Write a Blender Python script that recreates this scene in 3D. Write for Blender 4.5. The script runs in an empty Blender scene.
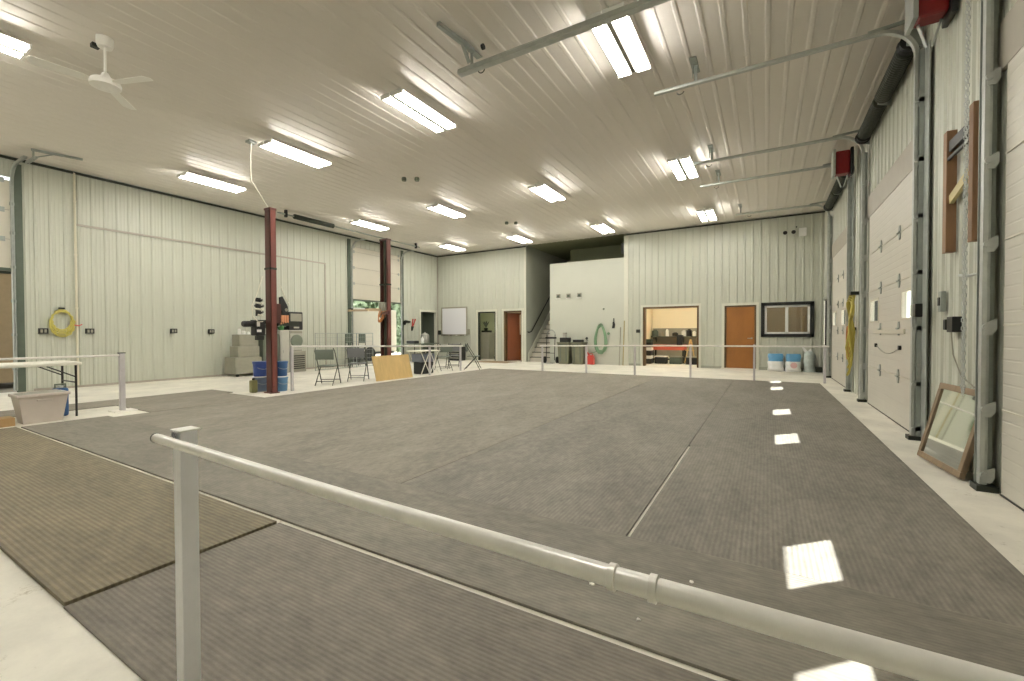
import bpy, bmesh, math, random
from mathutils import Vector, Matrix, Euler
random.seed(7)
PI = math.pi
D = bpy.data
COL = bpy.context.scene.collection
SC = bpy.context.scene
CEIL = 4.89
XL, XR, YB, YF = -13.52, 1.53, 16.2, -2.6

# ------------------------------------------------------------------ materials
def lin(c):
    return tuple(((v / 12.92) if v <= 0.04045 else ((v + 0.055) / 1.055) ** 2.4) for v in c)
MATS = {}
def mat(name, rgb, rough=0.5, metal=0.0, noise=0.0, nscale=6.0, bump=0.0, bscale=40.0, stretch=None, spec=0.5, coat=0.0):
    """plain painted / plastic / metal surface with a little uneven tone"""
    m = D.materials.new(name); m.use_nodes = True
    nt = m.node_tree; b = nt.nodes['Principled BSDF']
    c = lin([v / 255 for v in rgb])
    b.inputs['Roughness'].default_value = rough
    b.inputs['Metallic'].default_value = metal
    b.inputs['Specular IOR Level'].default_value = spec
    b.inputs['Coat Weight'].default_value = coat
    tc = nt.nodes.new('ShaderNodeTexCoord'); mp = nt.nodes.new('ShaderNodeMapping')
    nt.links.new(tc.outputs['Object'], mp.inputs['Vector'])
    if stretch: mp.inputs['Scale'].default_value = stretch
    if noise > 0:
        n = nt.nodes.new('ShaderNodeTexNoise'); n.inputs['Scale'].default_value = nscale
        n.inputs['Detail'].default_value = 6; n.inputs['Roughness'].default_value = 0.65
        nt.links.new(mp.outputs[0], n.inputs['Vector'])
        r = nt.nodes.new('ShaderNodeValToRGB')
        r.color_ramp.elements[0].position = 0.3; r.color_ramp.elements[1].position = 0.72
        r.color_ramp.elements[0].color = (*[max(0, v * (1 - noise)) for v in c], 1)
        r.color_ramp.elements[1].color = (*[min(1, v * (1 + noise * .7)) for v in c], 1)
        nt.links.new(n.outputs['Fac'], r.inputs[0]); nt.links.new(r.outputs[0], b.inputs['Base Color'])
    else:
        b.inputs['Base Color'].default_value = (*c, 1)
    if bump > 0:
        n2 = nt.nodes.new('ShaderNodeTexNoise'); n2.inputs['Scale'].default_value = bscale; n2.inputs['Detail'].default_value = 4
        bp = nt.nodes.new('ShaderNodeBump'); bp.inputs['Strength'].default_value = bump; bp.inputs['Distance'].default_value = 0.01
        nt.links.new(mp.outputs[0], n2.inputs['Vector'])
        nt.links.new(n2.outputs['Fac'], bp.inputs['Height']); nt.links.new(bp.outputs[0], b.inputs['Normal'])
    MATS[name] = m
    return m

def rubber(name, rgb, axis='X', pitch=0.026, depth=0.45, worn=0.25):
    """ribbed stable matting: fine grooves along one axis, dusty wear patches"""
    m = mat(name, rgb, rough=0.62, spec=0.35)
    nt = m.node_tree; b = nt.nodes['Principled BSDF']
    tc = nt.nodes.new('ShaderNodeTexCoord')
    c = lin([v / 255 for v in rgb])
    n = nt.nodes.new('ShaderNodeTexNoise'); n.inputs['Scale'].default_value = 0.9; n.inputs['Detail'].default_value = 9; n.inputs['Roughness'].default_value = 0.7
    n3 = nt.nodes.new('ShaderNodeTexNoise'); n3.inputs['Scale'].default_value = 9; n3.inputs['Detail'].default_value = 6; n3.inputs['Roughness'].default_value = 0.75
    mp = nt.nodes.new('ShaderNodeMapping')
    mp.inputs['Scale'].default_value = (1, 2.2, 1) if axis == 'X' else (2.2, 1, 1)
    nt.links.new(tc.outputs['Object'], mp.inputs[0]); nt.links.new(mp.outputs[0], n.inputs['Vector']); nt.links.new(mp.outputs[0], n3.inputs['Vector'])
    mx = nt.nodes.new('ShaderNodeMath'); mx.operation = 'ADD'
    nt.links.new(n.outputs['Fac'], mx.inputs[0]); nt.links.new(n3.outputs['Fac'], mx.inputs[1])
    r = nt.nodes.new('ShaderNodeValToRGB')
    r.color_ramp.elements[0].position = 0.75; r.color_ramp.elements[1].position = 1.3
    r.color_ramp.elements[0].position = 0.38; r.color_ramp.elements[1].position = 0.64
    h = nt.nodes.new('ShaderNodeMath'); h.operation = 'MULTIPLY'; h.inputs[1].default_value = 0.5
    nt.links.new(mx.outputs[0], h.inputs[0]); nt.links.new(h.outputs[0], r.inputs[0])
    r.color_ramp.elements[0].color = (*[v * (1 - worn) for v in c], 1)
    r.color_ramp.elements[1].color = (*[min(1, v * (1 + worn)) for v in c], 1)
    # grooves
    sep = nt.nodes.new('ShaderNodeSeparateXYZ'); nt.links.new(tc.outputs['Object'], sep.inputs[0])
    k = nt.nodes.new('ShaderNodeMath'); k.operation = 'MULTIPLY'; k.inputs[1].default_value = 2 * PI / pitch
    nt.links.new(sep.outputs['Y' if axis == 'X' else 'X'], k.inputs[0])
    s = nt.nodes.new('ShaderNodeMath'); s.operation = 'SINE'; nt.links.new(k.outputs[0], s.inputs[0])
    mr = nt.nodes.new('ShaderNodeMapRange'); mr.inputs['From Min'].default_value = -0.7; mr.inputs['From Max'].default_value = 0.7
    nt.links.new(s.outputs[0], mr.inputs['Value'])
    # colour darker along the grooves
    g = nt.nodes.new('ShaderNodeMapRange'); g.inputs['To Min'].default_value = 1 - depth * .45; g.inputs['To Max'].default_value = 1.03
    nt.links.new(mr.outputs[0], g.inputs['Value'])
    mc = nt.nodes.new('ShaderNodeMix'); mc.data_type = 'RGBA'; mc.blend_type = 'MULTIPLY'; mc.inputs['Factor'].default_value = 1
    nt.links.new(r.outputs[0], mc.inputs['A']); nt.links.new(g.outputs[0], mc.inputs['B'])
    nt.links.new(mc.outputs['Result'], b.inputs['Base Color'])
    bp = nt.nodes.new('ShaderNodeBump'); bp.inputs['Strength'].default_value = depth; bp.inputs['Distance'].default_value = 0.004
    nt.links.new(mr.outputs[0], bp.inputs['Height']); nt.links.new(bp.outputs[0], b.inputs['Normal'])
    return m

def glow(name, rgb, strength):
    m = D.materials.new(name); m.use_nodes = True; nt = m.node_tree
    nt.nodes.remove(nt.nodes['Principled BSDF'])
    e = nt.nodes.new('ShaderNodeEmission'); e.inputs[0].default_value = (*lin([v / 255 for v in rgb]), 1); e.inputs[1].default_value = strength
    nt.links.new(e.outputs[0], nt.nodes['Material Output'].inputs[0]); MATS[name] = m
    return m

def glassm(name, tint=(0.93, 0.95, 0.94), refl=0.06):
    m = D.materials.new(name); m.use_nodes = True; nt = m.node_tree
    nt.nodes.remove(nt.nodes['Principled BSDF'])
    t = nt.nodes.new('ShaderNodeBsdfTransparent'); t.inputs[0].default_value = (*tint, 1)
    g = nt.nodes.new('ShaderNodeBsdfGlossy'); g.inputs['Roughness'].default_value = 0.02
    f = nt.nodes.new('ShaderNodeValue'); f.outputs[0].default_value = refl
    mx = nt.nodes.new('ShaderNodeMixShader')
    nt.links.new(f.outputs[0], mx.inputs[0]); nt.links.new(t.outputs[0], mx.inputs[1]); nt.links.new(g.outputs[0], mx.inputs[2])
    nt.links.new(mx.outputs[0], nt.nodes['Material Output'].inputs[0]); MATS[name] = m
    return m

def siding(name, rgb, axis='Z', pitch=0.08, rough=0.4, strength=0.25):
    """embossed steel door skin: shallow pressed lines"""
    m = mat(name, rgb, rough=rough, noise=0.03, nscale=3)
    nt = m.node_tree; b = nt.nodes['Principled BSDF']
    tc = nt.nodes.new('ShaderNodeTexCoord'); sep = nt.nodes.new('ShaderNodeSeparateXYZ'); nt.links.new(tc.outputs['Object'], sep.inputs[0])
    k = nt.nodes.new('ShaderNodeMath'); k.operation = 'MULTIPLY'; k.inputs[1].default_value = 2 * PI / pitch; nt.links.new(sep.outputs[axis], k.inputs[0])
    s = nt.nodes.new('ShaderNodeMath'); s.operation = 'SINE'; nt.links.new(k.outputs[0], s.inputs[0])
    mr = nt.nodes.new('ShaderNodeMapRange'); mr.inputs['From Min'].default_value = 0.8; mr.inputs['From Max'].default_value = 1.0
    nt.links.new(s.outputs[0], mr.inputs['Value'])
    bp = nt.nodes.new('ShaderNodeBump'); bp.invert = True; bp.inputs['Strength'].default_value = strength; bp.inputs['Distance'].default_value = 0.004
    nt.links.new(mr.outputs[0], bp.inputs['Height']); nt.links.new(bp.outputs[0], b.inputs['Normal'])
    return m

def concrete(name, rgb):
    m = mat(name, rgb, rough=0.5, spec=0.35)
    nt = m.node_tree; b = nt.nodes['Principled BSDF']; c = lin([v / 255 for v in rgb])
    tc = nt.nodes.new('ShaderNodeTexCoord')
    n = nt.nodes.new('ShaderNodeTexNoise'); n.inputs['Scale'].default_value = 1.3; n.inputs['Detail'].default_value = 10; n.inputs['Roughness'].default_value = 0.7
    nt.links.new(tc.outputs['Object'], n.inputs['Vector'])
    r = nt.nodes.new('ShaderNodeValToRGB')
    e = r.color_ramp.elements; e[0].position = 0.28; e[1].position = 0.62
    e[0].color = (*[v * .72 for v in c], 1); e[1].color = (*c, 1)
    nt.links.new(n.outputs['Fac'], r.inputs[0])
    # scattered small stains
    v = nt.nodes.new('ShaderNodeTexNoise'); v.inputs['Scale'].default_value = 5.5; v.inputs['Detail'].default_value = 8; v.inputs['Roughness'].default_value = 0.8
    nt.links.new(tc.outputs['Object'], v.inputs['Vector'])
    r2 = nt.nodes.new('ShaderNodeValToRGB'); r2.color_ramp.elements[0].position = 0.30; r2.color_ramp.elements[1].position = 0.40
    r2.color_ramp.elements[0].color = (.55, .5, .42, 1); r2.color_ramp.elements[1].color = (1, 1, 1, 1)
    nt.links.new(v.outputs['Fac'], r2.inputs[0])
    mc = nt.nodes.new('ShaderNodeMix'); mc.data_type = 'RGBA'; mc.blend_type = 'MULTIPLY'; mc.inputs['Factor'].default_value = 1
    nt.links.new(r.outputs[0], mc.inputs['A']); nt.links.new(r2.outputs[0], mc.inputs['B']); nt.links.new(mc.outputs['Result'], b.inputs['Base Color'])
    return m

WALL = mat('white_wall_steel', (189, 191, 178), .38, noise=.03, nscale=.7)
CEILM = mat('white_ceiling_steel', (222, 216, 208), .52, noise=.02, nscale=.6)
DRY = mat('painted_drywall', (194, 196, 184), .6, noise=.02, nscale=2)
GREYWALL = mat('grey_trim_and_wall_shade', (160, 163, 150), .6, noise=.04, nscale=2)  # own grey of the trims, painted shade on the stairwell wall
DARKWALL = mat('dimmed_olive_wall', (128, 132, 104), .7, noise=.05, nscale=2)  # olive wall, darkened in colour for the little light in the loft
CONC = concrete('sealed_concrete', (234, 230, 218))
GRAVEL = mat('gravel', (150, 144, 130), .9, noise=.3, nscale=30, bump=.5, bscale=60)
TRIM = mat('white_trim_steel', (208, 208, 194), .4, noise=.02)
GALV = mat('galvanised_steel', (186, 190, 186), .45, .5, noise=.12, nscale=9)
GALVD = mat('dull_galvanised_steel', (162, 168, 162), .5, .4, noise=.12, nscale=9)
DKMET = mat('dark_steel', (52, 56, 48), .45, .5, noise=.15, nscale=12)
DKGREEN = mat('dark_green_jamb', (84, 94, 82), .5, .2, noise=.12, nscale=6)
BLACK = mat('black_plastic', (26, 26, 25), .45)
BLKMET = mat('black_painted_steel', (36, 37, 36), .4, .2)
DOORW = siding('white_door_skin', (200, 196, 185), 'Z', .0886, .42, .35)
DOORL = mat('cream_door_skin', (202, 197, 182), .42, noise=.02)
BAND = mat('grey_header_trim', (166, 160, 148), .5, noise=.05)
GASKET = mat('rubber_gasket', (60, 58, 50), .8)
LAMPW = mat('lamp_white_enamel', (240, 240, 236), .3)
TUBE = glow('fluorescent_tube', (255, 251, 241), 56)
FANW = mat('white_fan_enamel', (240, 238, 232), .4)
REDU = mat('dark_red_enamel', (128, 18, 24), .35, noise=.08)
WOOD = mat('brown_board', (138, 104, 74), .55, noise=.22, nscale=3, stretch=(6, 6, .7))
WOODL = mat('worn_frame_wood', (132, 112, 88), .5, noise=.2, nscale=4, stretch=(5, 5, .8))
PLY = mat('tan_plywood', (206, 176, 118), .6, noise=.12, nscale=3, stretch=(1, 4, 1))
ORWOOD = mat('orange_stained_birch', (150, 98, 44), .38, noise=.18, nscale=1.4, stretch=(1.4, 1, .5))
REDWOOD = mat('red_brown_stained_door', (124, 66, 32), .35, noise=.18, nscale=1.4, stretch=(1.4, 1, .5))
OAKTRIM = mat('dark_brown_jamb', (88, 66, 34), .5, noise=.12)
YELL = mat('yellow_rubber', (190, 180, 92), .5, noise=.05)
YCORD = mat('yellow_cord', (190, 176, 84), .5)
OCORD = mat('orange_cord', (188, 120, 60), .5)
GREENH = mat('green_hose', (120, 152, 120), .5, noise=.08)
RED = mat('red_plastic', (196, 70, 62), .45)
BLUE = mat('blue_plastic', (52, 92, 142), .4, noise=.1)
BLUED = mat('deep_blue_plastic', (48, 74, 146), .4, noise=.1)
BLUEL = mat('faded_blue_plastic', (92, 134, 172), .45, noise=.1)
PAILTXT = mat('pail_grey_blue', (112, 126, 150), .5, noise=.2, nscale=12)
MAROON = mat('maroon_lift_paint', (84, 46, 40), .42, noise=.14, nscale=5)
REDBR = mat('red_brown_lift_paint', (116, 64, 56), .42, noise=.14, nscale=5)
LIFTGRN = mat('grey_green_channel_paint', (104, 104, 84), .5, .2, noise=.12)  # grey-green inside of the open lift channel
GREYM = mat('grey_toolbox_enamel', (146, 144, 130), .45, noise=.08)
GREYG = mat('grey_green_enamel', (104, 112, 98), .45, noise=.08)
LGREY = mat('light_grey_enamel', (176, 174, 164), .5, noise=.06)
CHAIRG = mat('grey_green_chair_pad', (104, 112, 102), .6, noise=.08)
CHAIRB = mat('grey_blue_chair_pad', (112, 114, 116), .6, noise=.08)
CHAIRF = mat('dark_grey_chair_tube', (86, 88, 80), .42, .5)
POSTW = mat('chalky_white_post', (240, 240, 246), .5, noise=.06, nscale=10)
POSTL = mat('pale_grey_post', (196, 192, 194), .5, noise=.08, nscale=10)
RAILW = mat('worn_white_pipe', (230, 227, 222), .3, .15, noise=.12, nscale=12)
PALEST = mat('white_folding_table', (232, 230, 218), .5)
TOTE = mat('translucent_tote_plastic', (208, 198, 190), .35, noise=.05)
CARD = mat('brown_cardboard', (176, 144, 100), .8, noise=.1)
WHITEP = mat('white_plastic', (232, 232, 228), .4)
PAPER = mat('matte_white', (236, 232, 226), .7)
BOARDW = mat('whiteboard_face', (226, 226, 232), .25)
ALU = mat('brushed_aluminium', (160, 160, 152), .35, .8)
GREYBIN = mat('grey_green_bin', (118, 118, 98), .5, noise=.08)
BAGW = mat('white_bag_film', (224, 224, 222), .35, noise=.06, bump=.5, bscale=14)
BAGB = mat('blue_bag_film', (90, 150, 190), .35, noise=.12, bump=.5, bscale=14)
BAGP = mat('pink_bag_print', (214, 176, 176), .4)
TANM = mat('tan_container_paint', (190, 168, 138), .6, noise=.08)
TRAIL = mat('white_trailer_skin', (226, 220, 204), .4, noise=.03)
LEAF = mat('dark_hedge_leaf', (58, 76, 46), .7, noise=.3, nscale=5)
RUGM = mat('brown_doormat', (150, 130, 100), .9, noise=.2, nscale=20)
PALEG = mat('pale_green_room_paint', (186, 192, 164), .6)
CREAM = mat('cream_room_paint', (236, 226, 200), .6)
BEIGE = mat('beige_room_paint', (176, 158, 130), .6)
TIRE = mat('tyre_rubber', (40, 40, 38), .8)
CONDM = mat('cream_conduit', (216, 210, 190), .45)
MIRR = mat('mirror_glass', (235, 240, 236), .03, 1.0)
GLASS = glassm('clear_glass')
TREAD = mat('grey_stair_carpet', (112, 110, 100), .8, noise=.1, nscale=20)
RISER = mat('pale_grey_riser', (196, 190, 178), .6)
WHITECORD = mat('white_cord', (214, 210, 194), .5)
RAG = mat('salmon_rag', (212, 150, 112), .8)
GREENB = mat('bright_green_plastic', (52, 110, 52), .5)
M_OL = rubber('rubber_mat_olive', (118, 109, 88), 'X', .026, .5, .32)
M_FR = rubber('rubber_mat_grey', (117, 111, 101), 'X', .021, .35, .32)
M_DK = rubber('rubber_mat_dark', (120, 115, 105), 'X', .021, .2, .32)
M_MN = rubber('rubber_mat_worn_brown', (128, 122, 111), 'Y', .026, .25, .34)
M_MR = rubber('rubber_mat_worn_grey', (122, 117, 108), 'Y', .026, .25, .34)

# ------------------------------------------------------------------ mesh builder
class MB:
    def __init__(s): s.v = []; s.f = []; s.mi = []; s.cur = 0
    def add(s, vs, fs):
        o = len(s.v); s.v += [tuple(p) for p in vs]
        for f in fs: s.f.append([i + o for i in f]); s.mi.append(s.cur)
        return s
    def m(s, i): s.cur = i; return s
    def box(s, x0, y0, z0, x1, y1, z1, rot=None, piv=None):
        vs = [Vector((x, y, z)) for z in (z0, z1) for y in (y0, y1) for x in (x0, x1)]
        if rot is not None:
            p = Vector(piv) if piv is not None else Vector(((x0 + x1) / 2, (y0 + y1) / 2, (z0 + z1) / 2))
            R = Euler(rot).to_matrix(); vs = [p + R @ (v - p) for v in vs]
        return s.add(vs, [(0, 2, 3, 1), (4, 5, 7, 6), (0, 1, 5, 4), (2, 6, 7, 3), (0, 4, 6, 2), (1, 3, 7, 5)])
    def bar(s, a, b, w, h, up=(0, 0, 1)):
        a, b = Vector(a), Vector(b); t = (b - a).normalized(); u = Vector(up)
        if abs(t.dot(u)) > .99: u = Vector((1, 0, 0))
        r = t.cross(u).normalized() * w / 2; u = r.cross(t).normalized() * h / 2
        vs = [p + i * r + j * u for p in (a, b) for i, j in ((-1, -1), (1, -1), (1, 1), (-1, 1))]
        return s.add(vs, [(0, 1, 2, 3), (7, 6, 5, 4), (0, 4, 5, 1), (1, 5, 6, 2), (2, 6, 7, 3), (3, 7, 4, 0)])
    def tube(s, pts, r, n=8, closed=False, caps=True):
        pts = [Vector(p) for p in pts]; k = len(pts); rr = r if isinstance(r, (list, tuple)) else [r] * k
        vs = []; prev = None
        for i, p in enumerate(pts):
            if closed: t = (pts[(i + 1) % k] - pts[i - 1])
            else: t = pts[min(i + 1, k - 1)] - pts[max(i - 1, 0)]
            t.normalize()
            if prev is None:
                u = Vector((0, 0, 1)) if abs(t.z) < .9 else Vector((1, 0, 0))
            else: u = prev
            a = (u - t * u.dot(t))
            if a.length < 1e-6: a = Vector((1, 0, 0)) - t * t.x
            a.normalize(); prev = a; b = t.cross(a)
            for j in range(n):
                q = 2 * PI * j / n; vs.append(p + (a * math.cos(q) + b * math.sin(q)) * rr[i])
        fs = []
        for i in range(k if closed else k - 1):
            i2 = (i + 1) % k
            for j in range(n):
                j2 = (j + 1) % n; fs.append((i * n + j, i * n + j2, i2 * n + j2, i2 * n + j))
        if caps and not closed:
            fs.append(tuple(range(n))[::-1]); fs.append(tuple((k - 1) * n + j for j in range(n)))
        return s.add(vs, fs)
    def lathe(s, prof, c=(0, 0, 0), n=20, axis='Z'):
        c = Vector(c); vs = []
        for (r, h) in prof:
            for j in range(n):
                q = 2 * PI * j / n
                d = {'Z': (r * math.cos(q), r * math.sin(q), h), 'X': (h, r * math.cos(q), r * math.sin(q)), 'Y': (r * math.sin(q), h, r * math.cos(q))}[axis]
                vs.append(c + Vector(d))
        k = len(prof); fs = []
        for i in range(k - 1):
            for j in range(n):
                j2 = (j + 1) % n; fs.append((i * n + j, i * n + j2, (i + 1) * n + j2, (i + 1) * n + j))
        fs.append(tuple(range(n))[::-1]); fs.append(tuple((k - 1) * n + j for j in range(n)))
        return s.add(vs, fs)
    def sweep(s, prof, path, B=(0, 1, 0)):
        """closed profile of (a,b) pairs carried along a path; a = path normal, b = B"""
        B = Vector(B); path = [Vector(p) for p in path]; k = len(path); n = len(prof); vs = []
        for i, p in enumerate(path):
            t = (path[min(i + 1, k - 1)] - path[max(i - 1, 0)]).normalized(); nn = B.cross(t).normalized()
            vs += [p + nn * a + B * b for a, b in prof]
        fs = []
        for i in range(k - 1):
            for j in range(n):
                j2 = (j + 1) % n; fs.append((i * n + j, i * n + j2, (i + 1) * n + j2, (i + 1) * n + j))
        fs.append(tuple(range(n))[::-1]); fs.append(tuple((k - 1) * n + j for j in range(n)))
        return s.add(vs, fs)
    def prism(s, poly, axis, a, b):
        """2D outline pulled along an axis; outline coords are the two other axes in order"""
        def P(u, v, w): return {'X': (w, u, v), 'Y': (u, w, v), 'Z': (u, v, w)}[axis]
        n = len(poly); vs = [P(u, v, a) for u, v in poly] + [P(u, v, b) for u, v in poly]
        fs = [tuple(range(n))[::-1], tuple(range(n, 2 * n))] + [(i, (i + 1) % n, n + (i + 1) % n, n + i) for i in range(n)]
        return s.add(vs, fs)
    def build(s, name, mats, parent=None, origin=None, bevel=0, smooth=False, seg=2):
        me = D.meshes.new(name)
        if parent is not None: o0 = Vector(ROOTS.get(parent.name, (0, 0, 0)))
        elif origin is not None: o0 = Vector(origin)
        else:
            xs, ys, zs = zip(*s.v); o0 = Vector(((min(xs) + max(xs)) / 2, (min(ys) + max(ys)) / 2, min(zs)))
        me.from_pydata([tuple(Vector(p) - o0) for p in s.v], [], s.f)
        for m in (mats if isinstance(mats, (list, tuple)) else [mats]): me.materials.append(m)
        me.polygons.foreach_set('material_index', s.mi)
        bm = bmesh.new(); bm.from_mesh(me); bmesh.ops.recalc_face_normals(bm, faces=bm.faces); bm.to_mesh(me); bm.free()
        if smooth:
            me.polygons.foreach_set('use_smooth', [True] * len(me.polygons))
            me.set_sharp_from_angle(angle=math.radians(40))
        o = D.objects.new(name, me); COL.objects.link(o)
        if parent is not None: o.parent = parent; ROOTS[o.name] = tuple(o0)
        else: o.location = o0; ROOTS[o.name] = tuple(o0)
        if bevel:
            b = o.modifiers.new('edge', 'BEVEL'); b.width = bevel; b.segments = seg; b.limit_method = 'ANGLE'; b.angle_limit = math.radians(40)
        return o
ROOTS = {}
def tag(o, label, cat=None, group=None, kind=None):
    if label: o['label'] = label
    if cat: o['category'] = cat
    if group: o['group'] = group
    if kind: o['kind'] = kind
    return o
def thing(name, label, cat, loc=(0, 0, 0), group=None, kind=None):
    o = D.objects.new(name, None); o.empty_display_size = .1; COL.objects.link(o); o.location = loc; ROOTS[o.name] = tuple(loc)
    return tag(o, label, cat, group, kind)
def dup(o, loc=None, rotz=None, label=None, parent=None):
    c = o.copy(); COL.objects.link(c)
    if parent is not None: c.parent = parent
    if loc is not None: c.location = loc
    if rotz is not None: c.rotation_euler = (0, 0, rotz)
    if label: c['label'] = label
    for ch in list(o.children): dup(ch, parent=c)
    return c
def arc(c, r, a0, a1, n, plane='XZ', off=0):
    out = []
    for i in range(n + 1):
        q = math.radians(a0 + (a1 - a0) * i / n); u, v = r * math.cos(q), r * math.sin(q)
        out.append({'XZ': (c[0] + u, c[1], c[2] + v), 'YZ': (c[0], c[1] + u, c[2] + v), 'XY': (c[0] + u, c[1] + v, c[2])}[plane])
    return out

# ------------------------------------------------------------------ ribbed steel sheet
def rib_us(u0, u1, pitch=.2286, start=0.0):
    out = []
    k = math.floor((u0 - start) / pitch) - 1
    prof = [(-.034, 0), (-.017, .019), (.017, .019), (.034, 0), (.066, 0), (.074, .004), (.088, .004), (.096, 0), (.132, 0), (.140, .004), (.154, .004), (.162, 0)]
    while start + k * pitch < u1 + pitch:
        for du, h in prof: out.append((start + k * pitch + du, h))
        k += 1
    return out
def ribbed(name, mt, u0, u1, w0, w1, holes, P, label, cat, start=0.0, minor=True):
    """sheet over (u,w); P(u,w,h) -> point, h = rib height into the room; holes (ua,ub,wa,wb)"""
    prof = rib_us(u0, u1, start=start)
    if not minor: prof = [(u, h) for u, h in prof if h == 0 or h > .01]
    def H(u):
        for (a, ha), (b, hb) in zip(prof, prof[1:]):
            if a <= u <= b: return ha + (hb - ha) * (u - a) / max(b - a, 1e-9)
        return 0
    us = {round(u, 4) for u, _ in prof if u0 < u < u1} | {u0, u1}; ws = {w0, w1}
    for a, b, c, d in holes:
        us |= {max(a, u0), min(b, u1)}; ws |= {max(c, w0), min(d, w1)}
    us = sorted(us); ws = sorted(ws); n = len(ws); mb = MB()
    vs = [P(u, w, H(u)) for u in us for w in ws]; fs = []
    for i in range(len(us) - 1):
        for j in range(n - 1):
            cu, cw = (us[i] + us[i + 1]) / 2, (ws[j] + ws[j + 1]) / 2
            if any(a < cu < b and c < cw < d for a, b, c, d in holes): continue
            fs.append((i * n + j, i * n + j + 1, (i + 1) * n + j + 1, (i + 1) * n + j))
    mb.add(vs, fs)
    o = mb.build(name, mt, origin=P((u0 + u1) / 2, w0, 0))
    return tag(o, label, cat, kind='structure')
def struct(name, mb, mt, label, cat, **k):
    return tag(mb.build(name, mt, **k), label, cat, kind='structure')

# ================================================================== THE SETTING
struct('floor', MB().box(XL - .12, YF, -.12, XR + .1, YB + .1, 0), CONC, 'cream sealed concrete floor around the rubber mats', 'floor')
struct('ground', MB().box(-60, -40, -.3, 40, 60, -.125), GRAVEL, 'gravel yard outside the half-open overhead doors', 'ground')
ribbed('ceiling', CEILM, XL, XR, YF, YB, [], lambda u, w, h: (u, w, CEIL - h * .4), 'off-white ribbed steel ceiling over the whole hall', 'ceiling', minor=False)
ribbed('wall_left', WALL, YF, YB, 0, CEIL, [(-.6, 2.72, 0, 4.45), (11.1, 13.8, 0, 4.45), (14.98, 16.06, 0, 2.2)], lambda u, w, h: (XL + h, u, w), 'white ribbed steel wall behind the two lift columns', 'wall')
ribbed('wall_back', WALL, XL, XR, 0, CEIL, [(-11.19, -10.24, 0, 2.17), (-9.83, -8.94, 0, 2.17), (-8.73, -4.48, 0, CEIL + 1), (-3.89, -1.99, 0, 2.14), (-1.2, -.27, 0, 2.1), (-.05, 1.18, 1.15, 2.08)], lambda u, w, h: (u, YB - h, w), 'white ribbed steel end wall with whiteboard and orange door', 'wall', start=.07)
ribbed('wall_right', WALL, YF, YB, 0, CEIL, [(1.66, 4.56, 0, 3.14), (6.62, 9.42, 0, 3.14), (11.22, 14.12, 0, 3.14), (15.3, 16.12, 0, 2.16)], lambda u, w, h: (XR - h, u, w), 'white ribbed steel wall holding three overhead doors', 'wall')
struct('wall_front', MB().box(XL, YF - .1, 0, XR, YF, CEIL), DRY, 'plain white wall facing the end wall', 'wall')
struct('shade_roof', MB().box(XL - 1.0, YF - .6, 5.5, XR + .6, 21.2, 5.62), GALVD, 'steel roof slab added unseen over the hall to shade the yard', 'shade_roof')  # unseen slab added so its eaves keep sun off the parked trailer
# partition in front of the stair loft, with its return
pm = MB().box(-7.63, YB, 0, -4.48, YB + .12, 4.02); pm.box(-7.63, YB + .12, 0, -7.51, 20.6, 4.02)
struct('wall_partition', pm, DRY, 'smooth white half-height partition wall beside the stairs', 'wall')
struct('wall_stairwell', MB().box(-8.85, YB + .01, 0, -8.73, 20.6, CEIL), GREYWALL, 'stairwell wall toned grey for its shade, carrying the handrail', 'wall')  # grey material stands in for the shade inside the stairwell
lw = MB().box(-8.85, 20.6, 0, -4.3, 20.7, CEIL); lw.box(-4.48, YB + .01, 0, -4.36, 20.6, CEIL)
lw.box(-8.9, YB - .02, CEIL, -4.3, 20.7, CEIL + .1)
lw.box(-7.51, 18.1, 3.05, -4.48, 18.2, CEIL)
struct('wall_loft', lw, DARKWALL, 'olive loft wall, coloured darker for the dim loft, above the partition', 'wall')
struct('floor_loft', MB().box(-7.51, YB + .12, 2.9, -4.48, 20.6, 3.05), GREYWALL, 'loft floor hidden behind the partition', 'floor')
struct('floor_annexe', MB().box(-13.5, YB + .1, -.12, 3.3, 20.8, 0), CONC, 'concrete floor of the rooms behind the end wall', 'floor')

def room(name, x0, y0, x1, y1, h, mt, label, skip):
    mb = MB(); t = .06
    if 'S' not in skip: mb.box(x0 - (0 if 'W' in skip else t), y0 - t, 0, x1 + (0 if 'E' in skip else t), y0, h)
    if 'N' not in skip: mb.box(x0 - (0 if 'W' in skip else t), y1, 0, x1 + (0 if 'E' in skip else t), y1 + t, h)
    if 'W' not in skip: mb.box(x0 - t, y0, 0, x0, y1, h)
    if 'E' not in skip: mb.box(x1, y0, 0, x1 + t, y1, h)
    mb.box(x0 - (0 if 'W' in skip else t), y0 - (0 if 'S' in skip else t), h, x1 + (0 if 'E' in skip else t), y1 + t, h + t)
    return struct(name, mb, mt, label, 'wall')
room('wall_closet', -12.3, YB + .01, -10.08, 17.9, 2.5, PALEG, 'pale green walls of the store closet beside the whiteboard', 'S')
room('wall_hallway', -9.98, YB + .01, -8.91, 18.6, 2.5, BEIGE, 'beige walls of the hallway behind the red-brown door', 'S')
room('wall_workshop', -4.3, YB + .01, -1.72, 19.6, 2.6, CREAM, 'cream walls of the small workshop seen through the wide opening', 'S')
room('wall_office', -1.6, YB + .01, 1.46, 18.9, 2.6, BEIGE, 'beige walls of the dim office behind the black framed window', 'S')
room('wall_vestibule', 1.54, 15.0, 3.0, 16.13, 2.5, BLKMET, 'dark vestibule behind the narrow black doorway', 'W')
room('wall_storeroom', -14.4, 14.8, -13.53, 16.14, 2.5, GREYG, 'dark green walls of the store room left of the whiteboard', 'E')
struct('floor_storeroom', MB().box(-14.5, 14.75, -.12, -13.64, 16.2, 0), CONC, 'floor of the dark store room', 'floor')
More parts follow.
